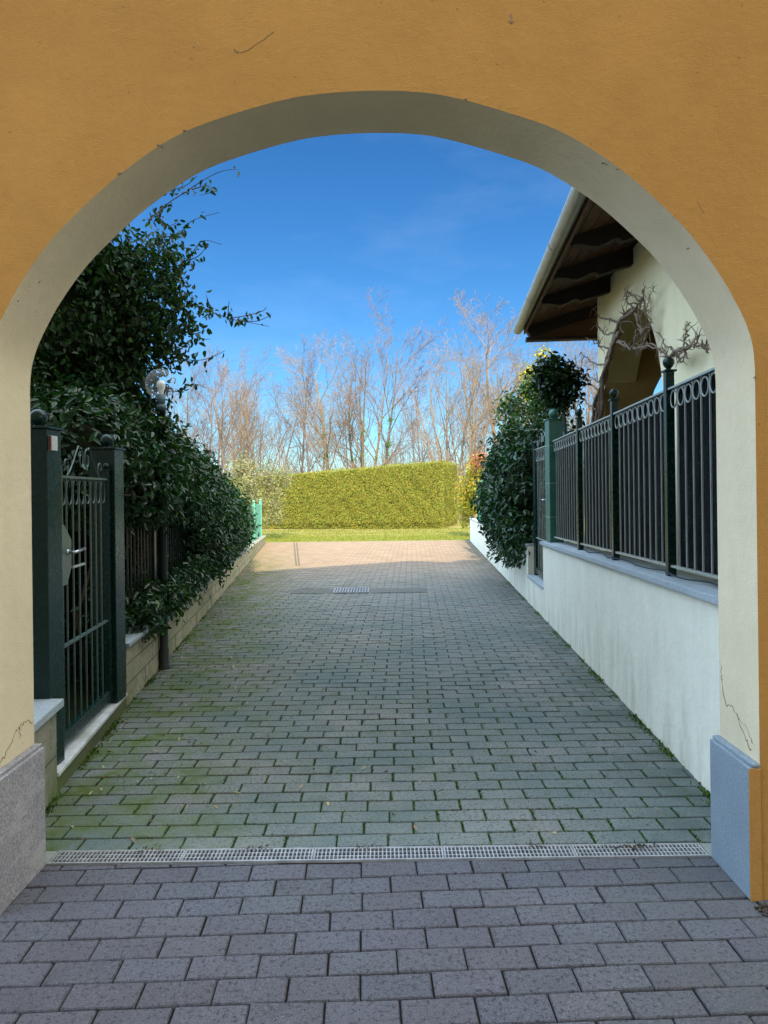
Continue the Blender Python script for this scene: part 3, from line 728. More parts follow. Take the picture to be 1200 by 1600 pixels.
def t2(y): return .74 if y < 12 else .74 - .011 * (y - 12)
mb = MB(); LR.box(mb, 9.30, 20.6, 0.0, .22, -.02, lambda y: t2(y)); mb.build('rendered_wall', M_wallR, rw2, bevel=.004)
mb = MB(); LR.box(mb, 9.30, 20.62, -.02, .25, lambda y: t2(y) + .001, lambda y: t2(y) + .03); mb.build('coping', M_coping, rw2, bevel=.004)
# railings on the right wall
def ftop(Y): return 2.095 - .014 * (Y - 3.5)
def fbot(Y): return ctop(Y) + .055
NF = .085
rf = thing('iron_railing', (XR(6) + NF, 6, ctop(6)), 'dark green iron railing with ring frieze and black netting on the right wall', 'railing')
posts = [2.98, 4.17, 5.36, 6.55, 7.80]
LF = Line(lambda y: XR(y) + NF)
ax = Vector((.0545, 1, -.014)).normalized(); upv = Vector((0, 0, 1))
for i, y in enumerate(posts[:4]):
    mb = MB(); LF.box(mb, y - .025, y + .025, -.025, .025, lambda q: ctop(q), ftop(y) + .10); 
    c = LF.pt(y, 0, ftop(y) + .10); mb.box((c.x - .036, y - .036, c.z), (c.x + .036, y + .036, c.z + .012)); p = mb.build('fence_post', M_green, rf, bevel=.003)
    mb = MB(); mb.lathe((c.x, y, c.z + .012), [(.014, 0), (.014, .01), (.022, .018), (.031, .033), (.034, .048), (.031, .062), (.020, .075), (.0, .08)], 16); mb.build('post_finial', M_green, p)
for a, b in zip(posts, posts[1:]):
    ya, yb = a + .03, (b - .03 if b != posts[-1] else b)
    mb = MB(); LF.box(mb, ya, yb, -.018, .018, lambda q: ftop(q) - .012, lambda q: ftop(q)); mb.build('top_rail', M_ironR, rf, recalc=False); mb = MB(); LF.box(mb, ya, yb, -.012, .012, lambda q: fbot(q), lambda q: fbot(q) + .014); mb.build('bottom_rail', M_ironR, rf, recalc=False)
    k = max(2, round((yb - ya) / .112)); st = (yb - ya) / k; mb = MB(); mr = MB()
    for j in range(k):
        yc = ya + st * (j + .5); zc = ftop(yc) - .012 - .056
        mr.ring(LF.pt(yc, -.003, zc - .004), ax, upv, st * .41, .050, .0052, 22, 4)
        if j: 
            y = ya + st * j; LF.box(mb, y - .0036, y + .0036, -.0042, .0042, lambda q: fbot(q) + .014, lambda q: ftop(q) - .012)
    mb.build('railing_bars', M_ironR, rf, recalc=False); mr.build('ring_frieze', M_ironR, rf, recalc=False)
    mb = MB(); nseg = 24
    for j in range(nseg):
        y0, y1 = ya + (yb - ya) * j / nseg, ya + (yb - ya) * (j + 1) / nseg
        o0, o1 = .032 + .007 * math.sin(j * 2.1), .032 + .007 * math.sin((j + 1) * 2.1)
        mb.add([LF.pt(y0, o0, fbot(y0) - .004), LF.pt(y1, o1, fbot(y1) - .004), LF.pt(y1, o1, ftop(y1) - .006), LF.pt(y0, o0, ftop(y0) - .006)], [(0, 1, 2, 3)], 0, True)
    mb.build('shade_netting', M_net, rf, recalc=False)
# loose cable lying on the coping
mb = MB(); q = [LF.pt(3.4 + i * .22, -.02 + .03 * math.sin(i * 1.9), ctop(3.4 + i * .22) + .012 + .01 * abs(math.sin(i * 1.3))) for i in range(14)]; mb.tube(cat([tuple(p) for p in q], 4), .005, 6)
tag(mb.build('black_cable', M_black), 'thin black cable lying on the granite coping under the railing', 'cable')

def pillar(name, x, y, z0, z1, w, d, rb, mat, label, group, seams=()):
    t = thing(name, (x, y, z0), label, 'gate post', group)
    mb = MB(); mb.box((x - w / 2, y - d / 2, z0), (x + w / 2, y + d / 2, z1)); mb.build('post_body', mat, t, bevel=.004)
    mb = MB(); mb.box((x - w / 2 - .014, y - d / 2 - .014, z1), (x + w / 2 + .014, y + d / 2 + .014, z1 + .012)); pcap = mb.build('post_cap', mat, t, bevel=.003)
    mb = MB(); mb.lathe((x, y, z1 + .012), [(.022, 0), (.022, .008)] + [(rb * math.sin(a), .006 + rb - rb * math.cos(a)) for a in [.45 + i * (math.pi - .45) / 12 for i in range(13)]], 24); mb.build('ball_finial', mat, pcap)
    for z in seams:
        mb = MB(); mb.box((x - w / 2 - .002, y - d / 2 - .002, z), (x + w / 2 + .002, y + d / 2 + .002, z + .006)); mb.build('strap', M_ironR, t)
    return t
pillar('gate_post', XR(7.95) + .105, 7.93, ctop(7.9), 2.275, .155, .20, .056, M_greenR, 'sage green square gate post with ball finial on the right wall', None, (1.18, 1.56, 1.98))
g2 = pillar('gate_post', XR(9.2) + .115, 9.24, .366, 2.06, .07, .07, .03, M_green, 'slim dark green gate post half hidden by the glossy shrub on the right', None)

# scrollwork helper: curve in the plane of a line
def scroll_pts(kind=0):
    """left half of a gate crest: S-curve with a spiral at each end, in unit coordinates (s, z)"""
    pts = []
    for i in range(16):          # lower outer spiral
        a = math.radians(-60 + 25 * i); r = .035 + .0052 * i; pts.append((-.36 + r * math.cos(a) * .8, .085 + r * math.sin(a)))
    return pts
def gate_crest(mb, L, y0, y1, z, hgt, wire):
    w = (y1 - y0); ym = (y0 + y1) / 2
    for sgn in (-1, 1):
        q = []
        # outer curl
        for i in range(12):
            a = math.radians(200 - i * 26); r = .020 + i * .0022; q.append((-.40 * w / 1.0 + r * 1.1 * math.cos(a) + .02, .055 + r * math.sin(a) * 1.3))
        q += [(-.30 * w, .03), (-.20 * w, hgt * .55), (-.12 * w, hgt * .9)]
        for i in range(14):
            a = math.radians(120 - i * 30); r = .052 - i * .0026; q.append((-.065 * w + r * math.cos(a) * .9, hgt * .52 + (r * 1.35) * math.sin(a)))
        q = cat(q, 2)
        mb.tube([L.pt(ym + sgn * -1 * s, 0, z + zz) for s, zz in q], wire, 5)
def iron_gate(name, L, y0, y1, zb, zt, zmid, label, mat, matbar, handle_side=-1, nb=8, lockx=None, group=None, crest=True, plate_up=.34):
    t = thing(name, L.pt((y0 + y1) / 2, 0, zb), label, 'gate', group)
    mb = MB(); L.box(mb, y0, y0 + .045, -.02, .02, zb, zt + .055); mb.build('stile', mat, t, bevel=.003)
    mb = MB(); L.box(mb, y1 - .045, y1, -.02, .02, zb, zt + .055); mb.build('stile', mat, t, bevel=.003)
    for yy in (y0 + .022, y1 - .022):
        c = L.pt(yy, 0, zt + .055); mb = MB(); mb.box((c.x - .026, yy - .028, c.z), (c.x + .026, yy + .028, c.z + .006)); mb.sphere((c.x, yy, c.z + .026), .021, 14, 10); mb.build('stile_finial', mat, t)
    mb = MB(); L.box(mb, y0 + .045, y1 - .045, -.018, .018, zb, zb + .075); mb.build('bottom_rail', mat, t, bevel=.003)
    mb = MB(); L.box(mb, y0 + .045, y1 - .045, -.015, .015, zt - .014, zt); mb.build('top_rail', matbar, t); mb = MB(); L.box(mb, y0 + .045, y1 - .045, -.012, .012, zmid, zmid + .012); mb.build('middle_rail', matbar, t)
    mb = MB(); mr = MB(); st = (y1 - y0 - .09) / nb
    for j in range(nb + 1):
        y = y0 + .045 + st * j
        if 0 < j < nb: L.box(mb, y - .0042, y + .0042, -.0042, .0042, zb + .075, zt - .014)
        if j < nb: mr.ring(L.pt(y + st / 2, 0, zt - .014 - .076), L.ax, upv, st * .43, .072, .0034, 22, 4)
    mb.build('gate_bars', matbar, t, recalc=False); mr.build('ring_frieze', matbar, t, recalc=False)
    if crest: mb = MB(); gate_crest(mb, L, y0 + .05, y1 - .05, zt, .20, .0045); mb.build('scroll_crest', matbar, t)
    return t
LL2 = Line(lambda y: -1.415 - .0905 * y); LL2.ax = Vector((-.0905, 1, 0)).normalized()   # plane of the left gate
LG = Line(lambda y: XR(y) + .10); LG.ax = Vector((.0545, 1, 0)).normalized()
rg = iron_gate('iron_gate', LG, 8.10, 9.19, .40, 2.02, .86, 'tall blue green barred gate beside the glossy shrub on the right', M_green, M_ironR, nb=9)
def leverset(t, L, y, z, sgn, n):
    mb = MB(); L.box(mb, y - .02, y + .02, n, n + sgn * .008, z - .06, z + .06); lpt = mb.build('lock_plate', M_chrome, t)
    mb = MB(); mb.tube([L.pt(y, n, z), L.pt(y, n + sgn * .045, z), L.pt(y + .015, n + sgn * .05, z), L.pt(y + .11, n + sgn * .05, z - .004)], .0085, 8); mb.build('lever_handle', M_chrome, lpt)
leverset(rg, LG, 8.30, 1.37, -1, -.02)
mb = MB(); LG.box(mb, 8.10, 8.2, -.023, -.021, 1.15, 1.6); mb.build('lock_guard', M_greenR, rg)

# ================================================================= LEFT GATE GROUP
bw = thing('low_wall', (-1.9, 3.2, 0), 'short mossy block wall with stone cap beside the left jamb', 'wall')
LB = Line(lambda y: -1.232 - .119 * y)
mb = MB(); LB.box(mb, YF + .003, 3.50, -.9, 0, -.02, .435); mb.build('block_wall', M_block2, bw, bevel=.005)
mb = MB(); LB.box(mb, YF + .004, 3.53, -.9, .028, .4355, .475); mb.build('cap_stone', M_coping, bw, bevel=.004)
mb = MB(); LB.box(mb, YF + .005, 3.495, -.002, .0015, .20, .208); LB.box(mb, 3.12, 3.128, -.002, .0015, .208, .43); LB.box(mb, 3.3, 3.308, -.002, .0015, 0, .2); mb.build('mortar_joint', M_seam, bw)
LS = Line(lambda y: -1.228 - .1222 * y)
sill = thing('threshold', (-1.8, 4.2, 0), 'white marble threshold slab on a mossy kerb under the left gate', 'threshold')
mb = MB(); LS.box(mb, 3.505, 4.93, -.16, 0, -.02, .085); mb.build('kerb', M_kerb, sill, bevel=.005)
mb = MB(); LS.box(mb, 3.51, 4.20, -.155, .012, .0855, .108); LS.box(mb, 4.203, 4.92, -.155, .012, .0855, .107); mb.build('marble_slab', M_marble, sill, bevel=.003)
p1 = pillar('gate_post', -1.772, 3.60, .109, 1.835, .16, .16, .045, M_green, 'dark green square gate post with ball finial nearest the left jamb', None)
mb = MB(); mb.box((-1.693, 3.535, 1.725), (-1.672, 3.60, 1.80)); bb = mb.build('beacon_box', M_white, p1, bevel=.003)
mb = MB(); mb.box((-1.688, 3.529, 1.727), (-1.676, 3.5345, 1.798)); mb.build('beacon_lens', M_red, bb)
p2 = pillar('gate_post', -1.872, 4.74, .109, 1.80, .165, .165, .045, M_green, 'dark green square gate post at the hedge end of the left gate', None)
lg = iron_gate('iron_gate', LL2, 3.75, 4.65, .135, 1.605, .665, 'dark green barred garden gate with scroll crest on the left', M_green, M_iron, nb=8)
# faceted lock plate and lever
mb = MB(); xo = .0205
pl = [(3.752, 1.34), (3.79, 1.34), (3.90, 1.25), (3.90, 1.10), (3.83, 1.01), (3.752, 1.01)]
mb.prism([LL2.pt(y, xo, z) for y, z in pl], (.004, 0, 0)); lpt = mb.build('lock_plate', M_iron, lg)
mb = MB(); mb.tube([LL2.pt(3.84, xo, 1.185), LL2.pt(3.84, xo + .012, 1.185)], .016, 12); mb.tube([LL2.pt(3.84, xo, 1.185), LL2.pt(3.84, xo + .05, 1.185), LL2.pt(3.86, xo + .055, 1.188), LL2.pt(3.97, xo + .055, 1.195)], .009, 8); mb.build('lever_handle', M_chrome, lpt)
mb = MB(); LL2.box(mb, 3.95, 4.15, .006, .018, 1.085, 1.097); mb.build('latch_bar', M_ironR, lg)
mb = MB(); LL2.box(mb, 4.657, 4.675, -.012, .016, 1.17, 1.52); mb.build('hinge', M_darkpipe, lg); mb = MB(); LL2.box(mb, 4.657, 4.675, -.012, .016, .32, .62); mb.build('hinge', M_darkpipe, lg)

# ================================================================= LEFT BOUNDARY WALL
def ltop(Y): return .425 - .0150 * (Y - 5)
lw = thing('boundary_wall', (XL(12), 12, 0), 'low weathered block wall with stone cap along the left under the hedge', 'wall')
mb = MB(); LL.box(mb, 4.95, 20.8, -.18, 0, -.02, ltop); mb.build('block_wall', M_block, lw, bevel=.006)
mb = MB(); LL.box(mb, 4.90, 12.0, -.22, .035, lambda y: ltop(y) + .0005, lambda y: ltop(y) + .03); mb.build('cap_stone', M_coping, lw, bevel=.004)
mb = MB(); LL.box(mb, 12.003, 20.85, -.22, .03, lambda y: ltop(y) + .0005, lambda y: ltop(y) + .03); mb.build('cap_stone', M_conc, lw, bevel=.004)
mb = MB()
for k, fr in enumerate((.34, .68)):
    LL.box(mb, 4.96, 20.7, -.003, .0018, lambda y: ltop(y) * fr, lambda y: ltop(y) * fr + .007)
for k in range(3):
    y = 5.5 + k * .4
    while y < 20: LL.box(mb, y, y + .008, -.003, .0018, lambda q: ltop(q) * .34 * k + .008, lambda q: ltop(q) * .34 * (k + 1) - .001); y += 1.25
mb.build('mortar_joint', M_seam, lw, recalc=False)

# dark railing behind the hedge
LH = Line(lambda y: XL(y) - .11); LH.ax = Vector((-.1075, 1, 0)).normalized()
hf = thing('iron_railing', (XL(8) - .11, 8, .4), 'dark iron railing mostly swallowed by the left hedge', 'railing')
mb = MB(); y = 4.98
while y < 12.9:
    LH.box(mb, y - .006, y + .006, -.006, .006, lambda q: ltop(q) + .08, 1.50); y += .112
mb.build('railing_bars', M_darkpipe, hf, recalc=False)
mb = MB(); LH.box(mb, 4.93, 12.9, -.015, .015, 1.50, 1.515); mb.build('top_rail', M_darkpipe, hf, recalc=False); mb = MB(); LH.box(mb, 4.93, 12.9, -.012, .012, lambda q: ltop(q) + .07, lambda q: ltop(q) + .085); mb.build('bottom_rail', M_darkpipe, hf, recalc=False)
for y in (6.28, 8.5, 10.7, 12.9):
    mb = MB(); LH.box(mb, y - .03, y + .03, -.03, .03, lambda q: ltop(q) + .03, 1.6); mb.build('fence_post', M_darkpipe, hf)
# teal fence at the far end
tf = thing('slatted_fence', (XL(17), 17, .2), 'bright teal slatted metal fence at the far end of the left wall', 'fence')
mb = MB(); y = 13.1
while y < 20.35:
    LH.box(mb, y, y + .085, -.01, .01, lambda q: ltop(q) + .06, 1.17); y += .092
mb.build('slats', M_teal, tf, recalc=False)
mb = MB(); LH.box(mb, 13.0, 20.4, -.022, -.011, 1.06, 1.11); mb.build('top_rail', M_teal, tf, recalc=False); mb = MB(); LH.box(mb, 13.0, 20.4, -.022, -.011, .42, .47); mb.build('bottom_rail', M_teal, tf, recalc=False)
for y in (15.4, 17.9, 20.42):
    mb = MB(); LH.box(mb, y - .035, y + .035, -.035, .035, lambda q: ltop(q) + .03, 1.24); c = LH.pt(y, 0, 1.24); mb.sphere((c.x, y, c.z + .03), .035, 10, 8); mb.build('fence_post', M_teal, tf)

# ================================================================= LAMP POST (left)
lx, ly = -1.905, 6.02
lp = thing('lamp_post', (lx, ly, 0), 'dark lamp post with clear glass globe rising through the left hedge', 'lamp post')
mb = MB(); mb.lathe((lx, ly, 0), [(.055, 0), (.055, .02), (.042, .03), (.042, .16), (.036, .18), (.036, 2.20), (.04, 2.2), (.04, 2.22)], 16); mb.build('pole', M_darkpipe, lp)
mb = MB(); mb.lathe((lx, ly, 2.22), [(.0, .0), (.042, .0), (.042, .04), (.030, .045), (.030, .05), (.036, .055), (.036, .13), (0, .13)], 18); lc = mb.build('lamp_collar', M_pole, lp)
mb = MB(); mb.lathe((lx, ly, 2.35), [(.02, 0), (.022, .03), (.036, .065), (.038, .09), (.03, .112), (.015, .122), (0, .125)], 16); mb.build('bulb', M_bulb, lc)
mb = MB(); mb.sphere((lx, ly, 2.44), .132, 32, 20); o = mb.build('glass_globe', M_glass, lp, recalc=False)

# ================================================================= LEFT VEGETATION
def hedge_top(Y): return float(np.interp(Y, [5, 6.5, 8, 11, 14, 15.5], [2.25, 2.36, 2.18, 1.90, 1.62, 1.35]))
E = []
for y in np.arange(5.4, 8.2, .5):
    E.append((XL(y) - .50, y, hedge_top(y) - .50, .55, .5, .50))
    E.append((XL(y) - .14, y + .2, 1.62 - .05 * (y - 5), .32, .4, .34))
for y in np.arange(8.3, 14.0, .6):
    zt, zb = hedge_top(y), .52; k_ = (y - 8.3) / 6; E.append((XL(y) - .42 - .10 * k_, y, (zt + zb) / 2, .58 - .06 * k_, .62, (zt - zb) / 2))
    E.append((XL(y) - .04 - .12 * k_, y + .3, .95, .28 - .08 * k_, .45, .46))
for y in np.arange(5.5, 8.3, .45): E.append((XL(y) - .17, y, .62, .21, .3, .20))
def void(p):      # bare, shaded gap low in the near part where the railing shows
    y = p[:, 1]; z = p[:, 2]; inside = (y < 7.7) & (z > .74) & (z < 1.22) & (p[:, 0] > XL(y) - .9)
    return ~(inside & (rng.random(len(p)) < .93))
hang = rng.uniform(5.3, 13.8, 2600); hp_ = np.column_stack([XL(hang) + np.abs(rng.normal(size=2600)) * .05, hang, rng.uniform(.38, .80, 2600) + .08 * (hang > 8)])
stems = []
for i in range(22):
    y = 5.2 + i * .4 + random.uniform(-.1, .1); x = XL(y) - .35; stems.append(([(x, y, 0), (x + random.uniform(-.1, .1), y + random.uniform(-.1, .1), .6), (x + random.uniform(-.15, .2), y + .1, 1.2), (x + random.uniform(-.2, .3), y + .2, 1.6)], .018))
stems.append(([(XL(5.0) - .3, 5.0, 1.50), (XL(5.2) - .05, 5.25, 1.49), (XL(5.6) + .02, 5.6, 1.46)], .014))
pp = rng.uniform(1.35, 2.15, 500); hp_ = np.vstack([hp_, np.column_stack([lx + rng.normal(size=500) * .07, ly - .05 - np.abs(rng.normal(size=500)) * .06, pp]), np.column_stack([lx + rng.normal(size=150) * .07, np.full(150, ly - .07), rng.uniform(.5, .85, 150)])])
bush('hedge', M_leafM, E, 52000, .075, 'glossy dark green laurel hedge spilling over the left wall and railing', 'hedge', (XL(10) - .4, 10, 0), thick=.12, clumpsz=.17, droop=.5, yellow=.035, core=.60, stems=stems, extra_pts=(hp_, nrmz(np.tile([1.0, 0, .3], (3250, 1)) + rng.normal(size=(3250, 3)) * .3)), filt=void, ratio=.42)
# dark garden growth behind gate and hedge
E = [(-3.1, 6.6, .9, .7, .9, 1.0), (-3.9, 5.6, 1.3, .9, 1.0, 1.6), (-4.8, 7.5, 1.8, 1.3, 1.6, 2.2), (-3.6, 8.6, 1.0, .8, 1.2, 1.2), (-4.3, 10.5, 1.1, 1.0, 1.8, 1.3), (-4.6, 13.2, 1.0, 1.0, 1.8, .9), (-3.9, 4.2, .8, .8, .9, 1.1), (-3.0, 5.3, .45, .5, .6, .5)]
bush('garden_shrub', M_leafD, E, 15000, .085, 'dense dark shrubbery in the garden behind the left gate', 'shrub', (-3.9, 6.5, 0), thick=.2, clumpsz=.3, core=.8, yellow=.02, lo=.4, hi=1.2)
# climber-clad tree
def PE0(px, py, Y, rpx, rpy, ry): p = P(px, py, Y); return (p.x, p.y, p.z, rpx / F * Y, ry, rpy / F * Y)
E = [(-3.1, 6.4, 2.9, .85, .8, 1.15), (-2.55, 6.5, 3.05, .48, .5, .80), (-2.50, 6.45, 2.35, .42, .45, .50), (-3.75, 6.2, 3.0, .9, .9, 1.5), (-2.70, 6.5, 3.62, .42, .5, .42), (-3.25, 6.3, 3.7, .6, .6, .7), (-3.2, 5.7, 2.0, .6, .6, .7), (-3.9, 5.3, 2.3, .8, .8, 1.2), (-4.6, 6.3, 3.0, 1.0, 1.0, 1.6), (-2.72, 5.95, 1.95, .32, .35, .38), PE0(262, 500, 6.5, 26, 62, .35), PE0(252, 410, 6.5, 20, 45, .3)]
sprays = [([(232, 345), (262, 318), (290, 300), (315, 283), (345, 268), (372, 264)], .65, .55), ([(300, 296), (325, 290), (330, 300), (312, 305)], .3, .1), ([(258, 300), (290, 290), (308, 275)], .5, .2),
          ([(245, 372), (280, 365), (300, 345), (342, 332)], .6, .5), ([(252, 420), (285, 412), (300, 395), (318, 376), (346, 382)], .7, .55), ([(285, 410), (310, 400), (322, 385)], .4, .2), ([(268, 400), (285, 440), (308, 472)], .3, .15),
          ([(255, 452), (290, 470), (325, 485), (360, 498), (395, 505), (420, 510)], 1.0, .75), ([(360, 497), (385, 493), (410, 486), (416, 480)], .3, .2), ([(372, 500), (400, 502), (424, 492)], .2, .1), ([(356, 494), (358, 470)], .3, .1), ([(330, 486), (322, 460)], .8, .3),
          ([(262, 505), (295, 512), (310, 528), (328, 530)], .6, .4), ([(255, 540), (285, 560), (318, 562), (352, 548)], .6, .4), ([(240, 590), (275, 612), (300, 600), (322, 606)], .7, .5), ([(262, 470), (292, 486), (300, 500)], .9, .5), ([(240, 330), (262, 352), (280, 345)], .9, .5)]
lp_pos = []; lp_dir = []; st = []
for pts, dens, rr in sprays:
    q = cat([tuple(P(a, b, 6.35 + .25 * math.sin(a * .05))) for a, b in pts], 5); q = [Vector(p) for p in q]
    st.append((q, .0055))
    for i in range(len(q) - 1):
        for _ in range(6):
            if random.random() < .62 * dens * (1 - 1.05 * i / len(q)): lp_pos.append(q[i].lerp(q[i + 1], random.random()) + Vector((random.gauss(0, .014), random.gauss(0, .02), random.gauss(0, .014)))); lp_dir.append((random.gauss(0, .6), random.gauss(0, .6) - .4, random.gauss(0, .6)))
for i in range(60):     # short free shoots off the right edge of the crown
    a = Vector((-2.25 + random.uniform(-.2, .12), 6.4 + random.uniform(-.3, .3), random.uniform(2.0, 3.9))); d = Vector((random.uniform(.1, 1), random.uniform(-.4, .2), random.uniform(-.3, .9))) * random.uniform(.12, .34)
    a.x -= abs(a.z - 3.0) * .25
    q = [a - d * .6, a, a + d * .5 + Vector((0, 0, .02)), a + d + Vector((0, 0, random.uniform(-.05, .03)))]; st.append((q, .004))
    for k in range(9): lp_pos.append(q[1].lerp(q[3], random.random() * .9) + Vector((random.gauss(0, .018),) * 3)); lp_dir.append((random.gauss(0, .6), random.gauss(0, .6) - .3, random.gauss(0, .6)))
st.append(([(-3.3, 6.4, 0), (-3.25, 6.4, 1.2), (-3.1, 6.35, 2.2), (-3.0, 6.4, 3.2)], .13)); st.append(([(-3.25, 6.4, 1.6), (-2.8, 6.4, 2.4), (-2.5, 6.4, 3.2)], .05))
bush('evergreen_tree', M_leafJ, E, 44000, .068, 'tall dark evergreen tree cloaked in climbers behind the left gate', 'tree', (-3.3, 6.4, 0), thick=.16, clumpsz=.2, droop=1.0, yellow=.05, core=.66, stems=st, extra_pts=(np.array([tuple(p) for p in lp_pos]), np.array(lp_dir)), ratio=.46, up=.1)

# ================================================================= RIGHT VEGETATION
E = [(XR(9.9) + .1, 9.95, 1.45, .38, .45, .72), (XR(10.5) + .05, 10.6, 1.35, .44, .5, .78), (XR(11.4) + .0, 11.4, 1.3, .42, .5, .68), (XR(10.2) + .02, 10.0, .86, .34, .62, .34), (XR(12.1) + .05, 12.0, 1.35, .34, .5, .55), (XR(10.8) + .1, 10.8, 1.95, .42, .5, .42), (XR(11.8) + .15, 11.8, 1.85, .35, .5, .40), (XR(9.75) + .25, 9.75, 1.95, .3, .35, .45)]
hp_ = np.column_stack([XR(10.3) - .1 + rng.uniform(-.2, .12, 350), rng.uniform(9.45, 11.6, 350), rng.uniform(.42, .8, 350)])
bush('glossy_shrub', M_leafM, E, 17000, .085, 'dense glossy green shrub bulging over the right wall beyond the gate', 'shrub', (XR(10.6) + .3, 10.6, .1), thick=.13, clumpsz=.17, yellow=.03, core=.78, extra_pts=(hp_, nrmz(np.tile([-1.0, 0, .2], (350, 1)) + rng.normal(size=(350, 3)) * .3)))
# looser upper growth with pinkish and yellowish leaves
def PE(px, py, Y, rpx, rpy, ry): p = P(px, py, Y); return (p.x, p.y, p.z, rpx / F * Y, ry, rpy / F * Y)
E = [PE(815, 665, 11.3, 26, 28, .4), PE(845, 640, 11.0, 30, 30, .4), PE(800, 640, 11.6, 22, 24, .3), PE(862, 675, 10.8, 22, 28, .3), PE(835, 605, 11.3, 16, 22, .3)]
bush('mixed_shrub', M_leafJ, E, 3000, .075, 'loose bronze and green leaved shrub above the glossy shrub on the right', 'shrub', (2.6, 11, .1), thick=.35, clumpsz=.16, yellow=.30, core=0, ycol=(5.5, 3.0, 2.8), lo=.8, hi=2.2, stems=[([(2.5, 11, .2), (2.45, 11.1, 1.6), (2.35, 11.2, 2.9)], .03), ([(2.5, 11, .9), (2.6, 10.9, 2.2), (2.65, 10.8, 2.8)], .02), ([(2.45, 11.1, 1.6), (2.25, 11.3, 2.2), (2.05, 11.5, 2.7)], .015)])
E = [PE(832, 588, 12.0, 15, 18, .25), PE(848, 558, 12.0, 12, 14, .2), PE(826, 612, 12.0, 12, 12, .2)]
bush('sunlit_shoots', M_leafY, E, 420, .075, 'bright yellow green shoots rising behind the ivy clump on the right', 'shrub', (2.6, 12, .1), thick=.5, clumpsz=.14, yellow=.05, core=0, lo=.8, hi=1.5, stems=[([(2.6, 12, .2), (2.6, 12, 2.2), tuple(P(840, 570, 12))], .02)])
pc = P(884, 690, 8.75); pt_ = P(877, 592, 8.75)
pole = thing('metal_pole', (pc.x, 8.75, .1), 'blue grey metal pole behind the sage gate post with ivy clump on top', 'pole')
mb = MB(); mb.tube([(pc.x + .02, 8.75, .1), tuple(pc), tuple(pt_), tuple(P(876, 575, 8.75))], .024, 10); mb.build('pole_shaft', M_pole, pole)
E = [PE(866, 592, 8.75, 22, 24, .2), PE(885, 600, 8.7, 18, 26, .18), PE(862, 580, 8.8, 20, 16, .18), PE(872, 622, 8.75, 14, 18, .15)]
xp = np.array([tuple(P(random.uniform(845, 912), random.uniform(610, 700), 8.75)) for _ in range(140)])
bush('ivy_clump', M_leafD, E, 2300, .075, 'dark ivy clump crowning the blue grey pole on the right', 'ivy', tuple(P(872, 595, 8.75)), thick=.25, clumpsz=.12, yellow=.05, core=.55, lo=.5, hi=1.4, extra_pts=(xp, rand_dir(140)), stems=[([tuple(P(872, 615, 8.75)), tuple(P(860, 650, 8.75)), tuple(P(850, 690, 8.8))], .006), ([tuple(P(886, 610, 8.75)), tuple(P(900, 640, 8.75)), tuple(P(888, 680, 8.75))], .005)])
gs = thing('screen_fence', (XR(15), 15, .7), 'rounded green mesh screen panel on the wall behind the glossy shrub', 'fence')
a, b = P(748, 815, 17.0), P(775, 815, 14.6)
prof2 = [(0, .0), (0, .80), (.12, .98), (.4, 1.08), (1, 1.12), (1, 0)]
mb = MB(); mb.prism([(a.x + (b.x - a.x) * s, a.y + (b.y - a.y) * s, .70 + z) for s, z in prof2], (.03, 0, 0)); mb.build('mesh_panel', M_screen, gs)
mb = MB(); mb.tube([(a.x, a.y - .0, .70), (a.x, a.y, 1.5), (a.x + .01, a.y - .28, 1.69)], .022, 8); mb.build('panel_post', M_greenR, gs)
E = [PE(735, 770, 22.5, 18, 34, .6), PE(745, 740, 22, 14, 24, .5), PE(728, 800, 23, 12, 20, .4), PE(755, 760, 21.5, 14, 40, .5)]
bush('golden_shrub', M_leafY, E, 5200, .09, 'yellow leaved shrub glowing in the sun right of the clipped hedge', 'shrub', (2.9, 22.4, 0), thick=.4, clumpsz=.22, yellow=.12, core=0, lo=.7, hi=1.5, ycol=(1.3, .8, .7))
E = [PE(742, 722, 21.5, 12, 12, .3), PE(753, 712, 21.3, 9, 16, .3)]
bush('red_shrub', M_leafR, E, 700, .065, 'red leaved shrub top above the yellow shrub', 'shrub', (2.85, 21.4, 0), thick=.4, clumpsz=.14, core=0, lo=.6, hi=1.5, stems=[([(2.9, 21.4, 0), (2.85, 21.4, 1.4), (2.8, 21.4, 2.6)], .03)])
E = [PE(395, 765, 22.5, 34, 40, .8), PE(420, 755, 22.8, 30, 36, .7), PE(380, 735, 23, 26, 24, .7), PE(425, 790, 22.5, 22, 30, .5), PE(360, 790, 23.5, 30, 30, .6), PE(445, 745, 23.2, 14, 14, .4)]
bush('olive_shrub', M_leafO, E, 11500, .085, 'loose pale olive green shrub at the end of the left fence', 'shrub', (-4.2, 22.7, 0), thick=.5, clumpsz=.20, yellow=.1, core=0, lo=.6, hi=1.6, ratio=.25, ycol=(1.4, 1.3, .9), up=.6, droop=-.3, stems=[([(-4.1, 22.6, 0), (-4.0, 22.6, .8), (-3.7, 22.6, 1.8)], .04), ([(-4.1, 22.6, .3), (-4.4, 22.7, 1.2), (-4.5, 22.8, 2.1)], .03)])

